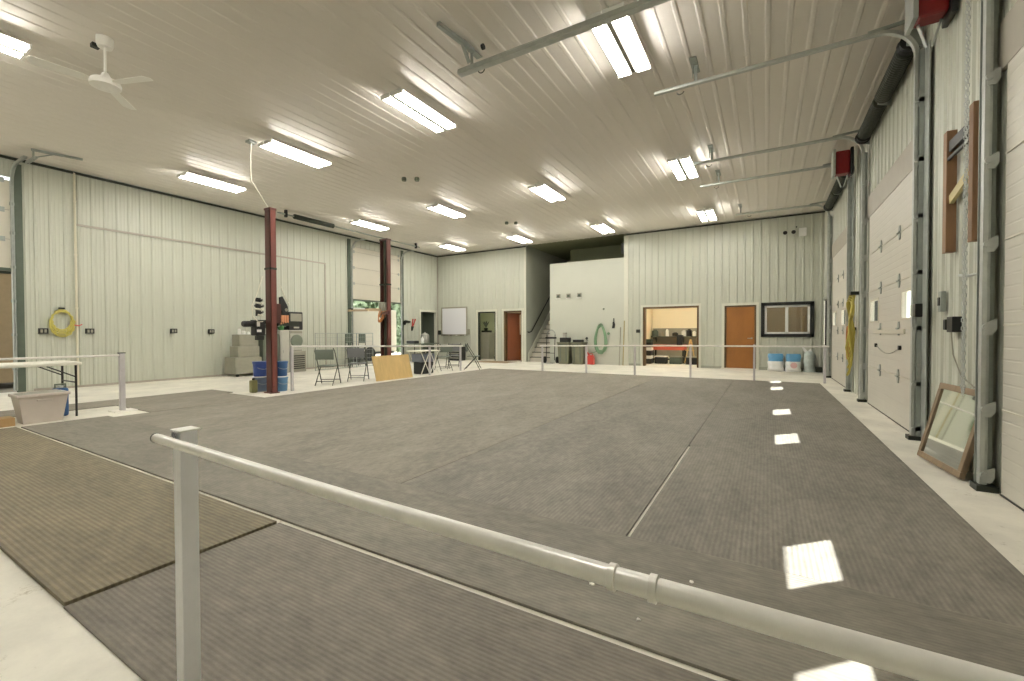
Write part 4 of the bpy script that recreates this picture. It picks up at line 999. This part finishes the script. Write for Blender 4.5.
# ================================================================== END WALL
t = thing('whiteboard', 'white board with grey frame on the end wall near the corner', 'whiteboard', (-12.5, YB - .05, 1.1))
MB().box(-13.2, YB - .05, 1.16, -11.82, YB - .025, 2.38).build('face', BOARDW, t)
mb = MB()
for q in ((-13.26, 1.1, -11.76, 1.17), (-13.26, 2.37, -11.76, 2.43), (-13.26, 1.17, -13.2, 2.37), (-11.82, 1.17, -11.76, 2.37)): mb.box(q[0], YB - .06, q[1], q[2], YB - .02, q[3])
mb.build('frame', GREYM, t, bevel=.004)
tr = MB().box(-13.2, YB - .16, 1.08, -11.82, YB - .05, 1.11).build('tray', GREYM, t)
for i, x in enumerate((-13.1, -12.95, -12.7, -12.6, -12.4, -12.15, -11.9)):
    m = [BLKMET, DKGREEN, BLACK, GREYM, WHITEP, BLACK, WHITEP][i]
    tag(MB().tube([(x, YB - .1, 1.122), (x + .12, YB - .1, 1.122)], .011, 7).build('marker', m), ['black marker at the corner end of the whiteboard tray', 'dark green marker second on the whiteboard tray', 'black marker third on the whiteboard tray', 'grey marker in the middle of the whiteboard tray', 'white marker past the middle of the whiteboard tray', 'black marker near the tray end by the closet', 'white marker last on the whiteboard tray'][i], 'marker', 'markers on the whiteboard tray')
mb = MB().box(-13.42, YB - .12, 1.15, -13.3, YB - .02, 1.35); tag(mb.build('hanging_pouch', DKMET, bevel=.02), 'dark pouch hanging by the corner side of the whiteboard', 'pouch')
mb = MB().box(-11.72, YB - .1, 1.15, -11.62, YB - .02, 1.4); tag(mb.build('hanging_pouch', GREYM, bevel=.02), 'grey pouch hanging between whiteboard and closet doorway', 'pouch')
# electric heater / grille box below the whiteboard
t = thing('fan_heater', 'black grilled box heater on the floor below the whiteboard', 'heater', (-11.95, 15.6, 0))
MB().box(-12.25, 15.4, .003, -11.6, 15.8, .62).build('case', BLKMET, t, bevel=.015)
mb = MB()
for i in range(5): mb.box(-12.2, 15.385, .1 + i * .1, -11.65, 15.4, .14 + i * .1)
mb.build('grille', GREYM, t)
# closet contents
t = thing('closet_locker', 'grey metal locker inside the store closet', 'locker', (-11.3, 17.3, 0))
MB().box(-11.72, 17.1, .003, -11.2, 17.6, 1.25).build('body', LGREY, t, bevel=.01)
MB().box(-11.68, 17.085, .08, -11.24, 17.1, 1.2).build('door', LGREY, t, bevel=.003)
MB().box(-11.66, 17.15, 1.252, -11.3, 17.5, 1.34).build('lid', BLKMET, t)
t = thing('potted_plant', 'dark leafy clump on top of the closet locker', 'plant', (-11.5, 17.3, 1.34))
MB().lathe([(.07, 1.342), (.1, 1.46)], (-11.5, 17.3, 0), 12).build('pot', DKMET, t)
mb = MB()
for i in range(26):
    q = random.uniform(0, 6.28); L = random.uniform(.15, .38); c = Vector((-11.5, 17.3, 1.46)); e = c + Vector((math.cos(q) * L * .6, math.sin(q) * L * .6, L))
    s = Vector((-math.sin(q), math.cos(q), 0)) * .03; mdl = (c + e) / 2 + Vector((0, 0, .03))
    mb.add([c, mdl + s, e, mdl - s], [(0, 1, 2, 3)])
mb.build('leaves', GREYG, t)
t = thing('push_broom', 'dark broom standing upright inside the store closet', 'broom', (-10.85, 17.3, 0))
MB().tube([(-10.85, 17.3, .12), (-10.83, 17.5, 1.85)], .03, 8).build('handle', DKGREEN, t)
MB().box(-11.0, 17.22, .003, -10.7, 17.36, .14).build('brush', DKMET, t, bevel=.01)
for nm, loc, w in (('closet_fill_lamp', (-10.7, 16.9, 2.42), 40), ('hallway_fill_lamp', (-9.45, 17.6, 2.42), 14), ('workshop_fill_lamp', (-3.0, 17.6, 2.52), 170), ('office_lamp', (.9, 17.9, 2.5), 22), ('office_lamp', (-.6, 17.9, 2.5), 22)):  # closet, hallway and workshop lamps are unseen additions that brighten those rooms
    lab = {'closet_fill_lamp': 'added unseen fill lamp inside the store closet', 'hallway_fill_lamp': 'added unseen fill lamp in the hallway behind the red-brown door', 'workshop_fill_lamp': 'added unseen fill lamp of the workshop beyond the wide opening', 'office_lamp': 'office ceiling lamp on the %s side behind the window' % ('overhead door' if loc[0] > 0 else 'orange door')}[nm]
    t = thing(nm, lab, 'lamp', loc)
    MB().box(loc[0] - .3, loc[1] - .08, loc[2], loc[0] + .3, loc[1] + .08, loc[2] + .05).build('fitting', LAMPW, t)
    MB().box(loc[0] - .28, loc[1] - .06, loc[2] - .02, loc[0] + .28, loc[1] + .06, loc[2]).build('diffuser', glow(nm + '_glow', (255, 246, 224), w), t)
mb = MB().box(-10.6, 14.95, .002, -9.0, 15.9, .012); tag(mb.build('door_mat', RUGM), 'brown doormat on the concrete before the closet and red-brown doors', 'mat')

# stairs
t = thing('staircase', 'grey staircase climbing behind the white partition', 'staircase', (-8.12, 16.4, 0))
rz, rn = .2, .226; n = 15
for i in range(n):
    y = 16.42 + i * rn; z = i * rz
    MB().box(-8.68, y, z if i else 0.002, -7.66, y + .02, z + rz - .03).build('riser', RISER, t)
    MB().box(-8.68, y - .03, z + rz - .03, -7.66, y + rn + .01, z + rz).build('tread', TREAD, t, bevel=.008)
mb = MB(); pts = [(16.36, 0.002), (16.36, .36), (16.36 + n * rn, .36 + n * rz), (16.36 + n * rn, n * rz - .1)]
mb.prism(pts, 'X', -8.725, -8.69); mb.build('skirt_board', TRIM, t)
t = thing('handrail', 'dark handrail on the shade-toned stairwell wall', 'handrail', (-8.66, 16.4, 1.1))
MB().tube([(-8.72, 16.30, 1.27), (-8.66, 16.32, 1.24), (-8.65, 16.52, 1.28), (-8.65, 16.66, 1.40), (-8.65, 19.6, 1.40 + 2.94 * .885)], .026, 8).build('rail', BLKMET, t, smooth=True)
for y in (17.0, 18.2, 19.4):
    z = 1.40 + (y - 16.66) * .885; MB().tube([(-8.65, y, z), (-8.65, y, z - .05), (-8.73, y, z - .07)], .009, 6).build('bracket', DKMET, t)
# small things on the partition
for x, lab in ((-7.25, 'small grey square fitting on the partition nearest the stairwell'), (-6.81, 'small grey square fitting in the middle of three on the partition'), (-6.35, 'small grey square fitting farthest from the stairwell on the partition')):
    t = thing('wall_fitting', lab, 'wall fitting', (x, YB - .03, 2.58), 'square fittings on the partition')
    MB().box(x - .085, YB - .025, 2.6, x + .085, YB - .001, 2.78).build('plate', GREYM, t, bevel=.004)
    MB().box(x - .05, YB - .05, 2.64, x + .05, YB - .025, 2.73).build('grille', DKGREEN, t, bevel=.004)
    MB().box(x - .09, YB - .06, 2.58, x + .09, YB - .001, 2.605).build('lip', WHITEP, t)
mb = MB().box(-4.72, YB + .1, 4.2, -4.5, YB + .3, 4.6); tag(mb.build('loft_speaker', BLACK, bevel=.01), 'black box in the dark loft opening above the partition', 'speaker')
# hand truck
t = thing('hand_truck', 'black hand truck standing against the partition by the stairs', 'hand truck', (-7.5, 15.95, 0))
for x in (-7.68, -7.32): MB().tube([(x, 15.95, .12), (x, 16.02, 1.15)], .015, 8).build('upright', BLKMET, t)
MB().tube([(-7.68, 16.02, 1.15)] + [(-7.5 - .18 * math.cos(q), 16.03, 1.15 + .18 * math.sin(q)) for q in [PI * i / 8 for i in range(1, 8)]] + [(-7.32, 16.02, 1.15)], .015, 8).build('top_hoop', GALVD, t, smooth=True)
MB().box(-7.74, 15.99, .98, -7.26, 16.03, 1.05).build('grip_bar', BLACK, t, bevel=.01)
for z in (.4, .7): MB().tube([(-7.68, 15.98, z), (-7.32, 15.98, z)], .011, 6).build('cross_bar', BLKMET, t)
MB().box(-7.7, 15.72, .003, -7.3, 15.95, .012).build('toe_plate', BLKMET, t)
for x in (-7.78, -7.22): MB().lathe([(.05, x - .035), (.13, x - .03), (.13, x + .03), (.05, x + .035)], (0, 16.02, .131), 18, 'X').build('wheel', TIRE, t)
# bins
def bin_(x, lab, m):
    t = thing('trash_bin', lab, 'bin', (x, 15.9, 0), 'grey-green bins by the partition')
    taper(MB(), x - .24, x + .24, 15.66, 16.12, .003, .8, .04).build('tub', m, t)
    for q in (-.12, .12): MB().box(x + q - .02, 15.66, .1, x + q + .02, 15.69, .76).build('rib', GREYG, t)
    MB().box(x - .26, 15.63, .8, x + .26, 16.14, .85).build('lid', m, t, bevel=.015)
    MB().tube([(x - .18, 15.62, .75), (x + .18, 15.62, .75)], .014, 6).build('handle', DKGREEN, t)
bin_(-6.82, 'grey-green lidded bin next to the hand truck', GREYBIN); bin_(-6.24, 'grey-green lidded bin nearest the red fuel can', GREYBIN)
mb = MB().box(-7.0, 15.74, .85, -6.64, 16.05, 1.03); tag(mb.build('tool_case', BLKMET, bevel=.02), 'black case on the lid of the bin by the hand truck', 'case')
t = thing('paint_pot', 'pale pot on top of the black case on the bin', 'pot', (-6.85, 15.9, 1.03))
MB().lathe([(.08, 1.032), (.08, 1.2)], (-6.85, 15.9, 0), 14).build('body', LGREY, t, smooth=True); MB().lathe([(.085, 1.2), (.085, 1.22)], (-6.85, 15.9, 0), 14).build('lid', GREYM, t)
mb = MB().box(-6.45, 15.74, .85, -6.1, 16.04, .95); tag(mb.build('black_tray', BLACK, bevel=.015), 'flat black tray on the lid of the bin by the fuel can', 'tray')
t = thing('fuel_can', 'red fuel can on the floor against the partition', 'fuel can', (-5.95, 15.95, 0))
MB().prism([(-5.96, .003), (-5.66, .003), (-5.66, .24), (-5.72, .36), (-5.86, .36), (-5.96, .24)], 'Y', 15.84, 16.06).build('body', RED, t, bevel=.02)
MB().tube([(-5.87, 15.95, .36), (-5.93, 15.95, .46)], .03, 8).build('spout', RED, t); MB().tube([(-5.85, 15.95, .36), (-5.82, 15.95, .43), (-5.74, 15.95, .43), (-5.70, 15.95, .30)], .014, 6).build('handle', RED, t)
t = thing('hose_tap', 'dark tap valve on the partition above the fuel can', 'tap', (-6.0, YB - .1, .85))
MB().tube([(-6.0, YB, .92), (-6.0, YB - .12, .92), (-6.0, YB - .12, .8)], .02, 8).build('pipe', GALVD, t); MB().lathe([(.05, YB - .14), (.05, YB - .12)], (-6.0, 0, 1.0), 12, 'Y').box(-6.01, YB - .14, .92, -5.99, YB - .12, 1.0).build('valve_wheel', BLKMET, t)
mb = MB().tube([(-6.0, YB - .06, .8), (-5.97, YB - .06, .5), (-5.9, YB - .06, .3)], .008, 5)
t = thing('green_hose', 'coiled green hose hanging on the partition', 'hose', (-5.47, YB - .06, .4))
for k in range(10):
    rx, rz_ = .165 + .02 * (k % 5), .5 + .02 * (k % 4)
    pts = [(-5.47 + rx * math.cos(2 * PI * i / 26) * (1 - .25 * math.sin(2 * PI * i / 26)) + .01 * math.sin(k), YB - .05 - .012 * (k % 4), 1.03 - .01 * k + rz_ * math.sin(2 * PI * i / 26) + .012 * math.sin(i * 2 + k)) for i in range(26)]
    MB().tube(pts, .016, 6, closed=True).build('loop', GREENH, t, smooth=True)
MB().box(-5.55, YB - .1, 1.5, -5.39, YB, 1.53).build('hook', GREYG, t)
MB().tube([(-5.5, YB - .05, .55), (-5.75, YB - .06, .45), (-5.95, YB - .08, .42)], .012, 6).build('tail', GREENH, t, smooth=True)
MB().lathe([(.05, YB - .05), (.05, YB - .01)], (-5.17, 0, 1.18), 12, 'Y').build('spare_hook', GREENH, t)
t = thing('hanging_drill', 'black tool hanging on the partition between hose and poles', 'power tool', (-4.97, YB - .06, 1.4))
MB().prism([(-5.03, 1.38), (-4.93, 1.38), (-4.91, 1.52), (-4.95, 1.62), (-5.0, 1.62), (-5.0, 1.52)], 'Y', YB - .08, YB - .02).build('body', BLACK, t, bevel=.008); MB().box(-4.975, YB - .05, 1.6, -4.955, YB - .001, 1.76).build('strap', DKMET, t)
t = thing('wall_sensor', 'tiny dark knob on the partition above the green hose', 'knob', (-5.37, YB - .02, 2.1)); MB().lathe([(.03, YB - .035), (.035, YB - .01), (.035, YB)], (-5.37, 0, 2.12), 12, 'Y').build('button', GREYG, t)
mb = MB().tube([(-4.70, 15.98, .003), (-4.69, 16.12, 1.42)], .017, 8); tag(mb.build('broom_pole', GREYM), 'shorter grey pole leaning on the end wall beside the green hose', 'pole')
mb = MB().tube([(-4.56, 15.98, .003), (-4.55, 16.12, 1.66)], .02, 8); tag(mb.build('broom_pole', mat('tan_pole', (168, 154, 108), .5)), 'taller tan pole leaning on the end wall beside the green hose', 'pole')
for x, z, l in ((-4.05, 1.27, 'dark switch box on the end wall beside the workshop opening'),):
    t = thing('outlet_box', l, 'outlet', (x, YB - .05, z - .06)); MB().box(x - .07, YB - .07, z - .06, x + .07, YB - .02, z + .06).build('box', DKMET, t, bevel=.006); MB().box(x - .03, YB - .076, z - .03, x + .03, YB - .07, z + .03).build('cover', BLACK, t)
# emergency light
t = thing('emergency_light', 'white emergency light with two black heads high on the end wall', 'emergency light', (.8, YB - .1, 4.2))
MB().box(.86, YB - .1, 4.16, 1.06, YB - .02, 4.42).build('case', WHITEP, t, bevel=.015)
for x, z in ((.5, 4.3), (.72, 4.3)):
    hd = MB().lathe([(.03, YB - .06), (.055, YB - .14), (.06, YB - .17)], (x, 0, z), 14, 'Y').build('lamp_head', BLACK, t, smooth=True); hd['label'] = 'black lamp head'
    MB().box(x - .02, YB - .06, z - .02, x + .02, YB - .015, z + .02).build('swivel', BLKMET, t)
MB().lathe([(.02, YB - .06), (.02, YB - .02)], (.8, 0, 4.47), 10, 'Y').build('bolt', BLKMET, t)
# bags
def bag(x, w, lab, pr):
    t = thing('feed_bag', lab, 'bag', (x, 15.95, 0), 'blue and white bags below the window')
    def lump(z0, z1, k):
        mb = MB(); vs = []; n = 14
        zs = [z0 + (z1 - z0) * i / 5 for i in range(6)]
        for z in zs:
            f = z / .56; dpt = .15 * (1 - .75 * f ** 2) * (.75 + .5 * math.sin(min(1, z / .08) * PI / 2)); wd = w * (1 - .06 * f) * (.94 + .06 * math.sin(z * 30 + x))
            for j in range(n):
                q = 2 * PI * j / n; c, s = math.cos(q), math.sin(q)
                vs.append((x + wd * abs(c) ** .55 * (1 if c > 0 else -1) + (.02 * f if pr else 0), 15.92 + .2 * f * .6 + dpt * abs(s) ** .7 * (1 if s > 0 else -1), z))
        fs = [(i * n + j, i * n + (j + 1) % n, (i + 1) * n + (j + 1) % n, (i + 1) * n + j) for i in range(5) for j in range(n)]
        fs += [tuple(range(n))[::-1], tuple(5 * n + j for j in range(n))]
        return mb.add(vs, fs)
    lump(.004, .31, 0).build('lower_sack', BAGW, t, smooth=True); lump(.31, .54, 1).build('upper_sack', BAGB, t, smooth=True)
    if pr: MB().lathe([(.09, 15.745), (.09, 15.76)], (x + .02, 0, .2), 16, 'Y').build('printed_patch', BAGP, t)
bag(.27, .23, 'blue and white bag below the window on the orange door side', False); bag(.72, .22, 'blue and white bag with pink patch, middle of three under the window', True)
t = thing('plastic_sack', 'tied clear plastic sack of white scraps next to the bags', 'sack', (1.1, 15.95, 0))
mb = MB(); n = 14; vs = []
prof = [(.15, .004), (.14, .1), (.12, .2), (.15, .32), (.15, .45), (.13, .56), (.08, .63)]
for r, z in prof:
    for j in range(n):
        q = 2 * PI * j / n; rr = r * (1 + .12 * math.sin(q * 3 + z * 17)); vs.append((1.14 + rr * math.cos(q), 15.95 + rr * .7 * math.sin(q), z))
fs = [(i * n + j, i * n + (j + 1) % n, (i + 1) * n + (j + 1) % n, (i + 1) * n + j) for i in range(len(prof) - 1) for j in range(n)] + [tuple(range(n))[::-1], tuple((len(prof) - 1) * n + j for j in range(n))]
mb.add(vs, fs); mb.build('sack_body', mat('pale_film', (190, 200, 196), .3, noise=.3, nscale=9, bump=.6, bscale=12), t, smooth=True)
MB().prism([(1.02, .6), (.93, .8), (1.03, .72), (1.1, .62)], 'Y', 15.92, 15.95).prism([(1.08, .6), (1.17, .72), (1.2, .64), (1.13, .58)], 'Y', 15.92, 15.95).build('knot_ears', BAGW, t)
# guard post by the corner
mb = MB().box(1.30, 15.9, .003, 1.46, 16.1, .16); tag(mb.build('floor_box', DKMET, bevel=.01), 'small dark box on the floor in the corner by the narrow doorway', 'box')

# workshop interior
t = thing('workbench', 'red-topped workbench inside the workshop beyond the wide opening', 'workbench', (-3.3, 18.4, 0))
MB().box(-4.0, 18.1, .52, -2.75, 18.7, .72).build('bench_top', mat('salmon_red_enamel', (206, 98, 76), .5, noise=.08), t, bevel=.01)
for x in (-3.95, -2.8):
    for y in (18.15, 18.65): MB().box(x - .03, y - .03, .003, x + .03, y + .03, .52).build('leg', DKMET, t)
MB().box(-3.95, 18.2, .12, -2.8, 18.65, .16).build('lower_shelf', DKMET, t)
t = thing('wall_rack', 'grey-green shelf with clutter on the workshop back wall', 'shelf', (-3.2, 19.4, .95))
MB().box(-4.25, 19.1, 1.02, -1.8, 19.58, 1.06).build('shelf_board', GREYG, t); MB().box(-4.25, 19.54, .2, -1.8, 19.6, 1.4).build('back_panel', GREYM, t)
for x in (-4.1, -3.0, -1.9): MB().prism([(19.2, 1.02), (19.55, 1.02), (19.55, .8)], 'X', x - .01, x + .01).build('bracket', DKMET, t)
its = [(-4.12, .13, .28, DKGREEN, 'dark green canister', 'canister'), (-3.85, .1, .2, GREYM, 'grey tin', 'tin'), (-3.62, .07, .3, WHITEP, 'white bottle', 'bottle'), (-3.3, .12, .16, DKMET, 'dark tin', 'tin'), (-2.95, .09, .26, WHITEP, 'white jar', 'jar'), (-2.75, .1, .3, BLACK, 'black canister', 'canister'), (-2.55, .07, .22, PAPER, 'pale bottle', 'bottle'), (-2.25, .14, .24, DKGREEN, 'green tin', 'tin')]
for i, (x, r, h, m, nm, cat) in enumerate(its):
    o = MB().lathe([(r, 1.062), (r, 1.06 + h * .8), (r * .6, 1.06 + h * .9), (r * .6, 1.06 + h)], (x, 19.32, 0), 12).build(cat + '_on_shelf', m, smooth=True)
    tag(o, nm + ' on the workshop shelf, number %s from the brown jamb' % ['one', 'two', 'three', 'four', 'five', 'six', 'seven', 'eight'][i], cat, 'cans and bottles on the workshop shelf')
t = thing('computer_tower', 'black upright box on the workshop bench', 'computer', (-2.95, 18.4, .72)); MB().box(-3.06, 18.25, .722, -2.86, 18.6, 1.12).build('case', BLACK, t, bevel=.01); MB().box(-3.04, 18.24, .9, -2.88, 18.25, 1.08).build('front_panel', BLKMET, t)
for i in range(3):
    t = thing('stacked_crate', ['black crate with white lid at the bottom of the stack by the brown jamb', 'black crate with white lid in the middle of the stack by the brown jamb', 'black crate with dark lid on top of the stack by the brown jamb'][i], 'crate', (-4.03, 17.5, i * .32), 'stacked crates in the workshop')
    MB().box(-4.22, 17.3, .003 + i * .32, -3.85, 17.7, .2 + i * .32).build('crate_body', BLACK, t, bevel=.02); MB().box(-4.23, 17.29, .2 + i * .32, -3.84, 17.71, .315 + i * .32).build('crate_lid', WHITEP if i < 2 else DKGREEN, t, bevel=.01)
for i, (x, m, l) in enumerate(((-3.55, BLACK, 'black crate on the workshop floor next to the stacked crates'), (-3.0, DKGREEN, 'dark green crate on the workshop floor below the red bench'), (-2.4, BLKMET, 'black crate on the workshop floor near the bright clutter'))):
    t = thing('floor_crate', l, 'crate', (x, 17.75, 0), 'crates on the workshop floor'); MB().box(x - .22, 17.6, .003, x + .22, 17.95, .26).build('crate_body', m, t, bevel=.02); MB().box(x - .235, 17.585, .26, x + .235, 17.965, .30).build('crate_rim', PAPER if i == 0 else GREYM, t, bevel=.008)
t = thing('tripod_easel', 'tan wooden easel among the clutter in the workshop', 'easel', (-2.55, 18.0, 0))
for a_, b_ in (((-2.75, 18.15, .003), (-2.55, 18.2, .95)), ((-2.35, 18.15, .003), (-2.52, 18.2, .95)), ((-2.55, 18.5, .003), (-2.54, 18.2, .95))): MB().tube([a_, b_], .02, 6).build('leg', PLY, t)
MB().box(-2.72, 18.12, .5, -2.4, 18.16, .54).build('ledge', PLY, t)

# bits on the ceiling
for x, y, lab in ((-7.27, 7.75, 'pair of dark eye bolts on the ceiling past the second row of lights'), (-7.29, 12.5, 'pair of dark eye bolts on the ceiling before the end wall lights')):
    t = thing('eye_bolts', lab, 'eye bolts', (x, y, CEIL - .08), 'ceiling eye bolts')
    for q in (-.13, .13): MB().lathe([(.05, CEIL - .09), (.06, CEIL - .05), (.05, CEIL - .007)], (x + q, y + q * .6, 0), 12).build('bolt', GREYG, t)
t = thing('track_end_bracket', 'steel angle bracket on the ceiling at the long track end', 'bracket', (-3.3, 4.4, 4.7))
MB().bar((-3.35, 4.05, CEIL - .05), (-3.28, 4.66, CEIL - .05), .05, .05).build('ceiling_angle', GALVD, t)
MB().bar((-3.3, 4.45, CEIL - .06), (-3.3, 4.6, 4.66), .035, .035).build('drop_leg', GALVD, t)
MB().lathe([(.035, -.015), (.035, .015)], (-3.1, 4.62, CEIL - .08), 12, 'X').build('roller', BLACK, t)

# litter on the mats
litter = [(-.70, 1.95, .018, .012), (-.52, 2.05, .02, .01), (-.45, 1.8, .012, .01), (-.3, 2.2, .016, .012), (.02, 1.52, .014, .012), (.05, 1.35, .012, .01)]
for i, (x, y, s, h) in enumerate(litter):
    z = .0165 if y > 1.655 else .0125
    mb = MB(); c = [(s * (.7 + .3 * math.sin(5 * k + i)) * math.cos(2 * PI * k / 6), s * .7 * math.sin(2 * PI * k / 6)) for k in range(6)]
    mb.prism([(x + a_, y + b_) for a_, b_ in c], 'Z', z, z + .004)
    tag(mb.build('straw_scrap', PAPER), 'tiny pale scrap on the dark rubber beyond the foreground rail', 'scrap', 'pale scraps on the rubber')

# ================================================================== DAYLIGHT
w = D.worlds.new('sky'); SC.world = w; w.use_nodes = True; nt = w.node_tree
bg = nt.nodes['Background']; sky = nt.nodes.new('ShaderNodeTexSky'); sky.sky_type = 'NISHITA'; sky.sun_disc = False; sky.sun_elevation = math.radians(37.7); sky.sun_rotation = math.radians(40)
mixn = nt.nodes.new('ShaderNodeMix'); mixn.data_type = 'RGBA'; mixn.inputs['Factor'].default_value = .75; mixn.inputs['B'].default_value = (6, 6, 5.6, 1)
nt.links.new(sky.outputs[0], mixn.inputs['A']); nt.links.new(mixn.outputs['Result'], bg.inputs[0]); bg.inputs[1].default_value = .3
sl = D.lights.new('sun', 'SUN'); so_ = D.objects.new('sun', sl); COL.objects.link(so_)
dirv = Vector((-1.32, -1.3, -1.545)).normalized(); so_.rotation_euler = dirv.to_track_quat('-Z', 'Y').to_euler(); so_.location = (20, 20, 20)
sl.energy = 26; sl.angle = math.radians(.5); sl.color = (1, .97, .92)

# ================================================================== CAMERA
cam = D.cameras.new('camera'); co = D.objects.new('camera', cam); COL.objects.link(co)
yaw, pit, rol = .527078, -.0163047, -.0028335
cy, sy = math.cos(yaw), math.sin(yaw); F = Vector((-sy, cy, 0)); Rr = Vector((cy, sy, 0)); U = Vector((0, 0, 1))
F2 = F * math.cos(pit) + U * math.sin(pit); U2 = U * math.cos(pit) - F * math.sin(pit)
R3 = Rr * math.cos(rol) + U2 * math.sin(rol); U3 = U2 * math.cos(rol) - Rr * math.sin(rol)
co.matrix_world = Matrix(((R3.x, U3.x, -F2.x, 0), (R3.y, U3.y, -F2.y, 0), (R3.z, U3.z, -F2.z, 1.2), (0, 0, 0, 1)))
cam.sensor_width = 36; cam.sensor_fit = 'HORIZONTAL'; cam.lens = 436.24 / 1024 * 36; cam.clip_start = .05; cam.clip_end = 200
SC.camera = co
SC.view_settings.view_transform = 'Standard'; SC.view_settings.look = 'None'; SC.view_settings.exposure = 0.31; SC.view_settings.gamma = 1; SC.view_settings.use_curve_mapping = False
SC.cycles.use_denoising = True; SC.cycles.caustics_reflective = False; SC.cycles.caustics_refractive = False
SC.cycles.max_bounces = 10; SC.cycles.diffuse_bounces = 6
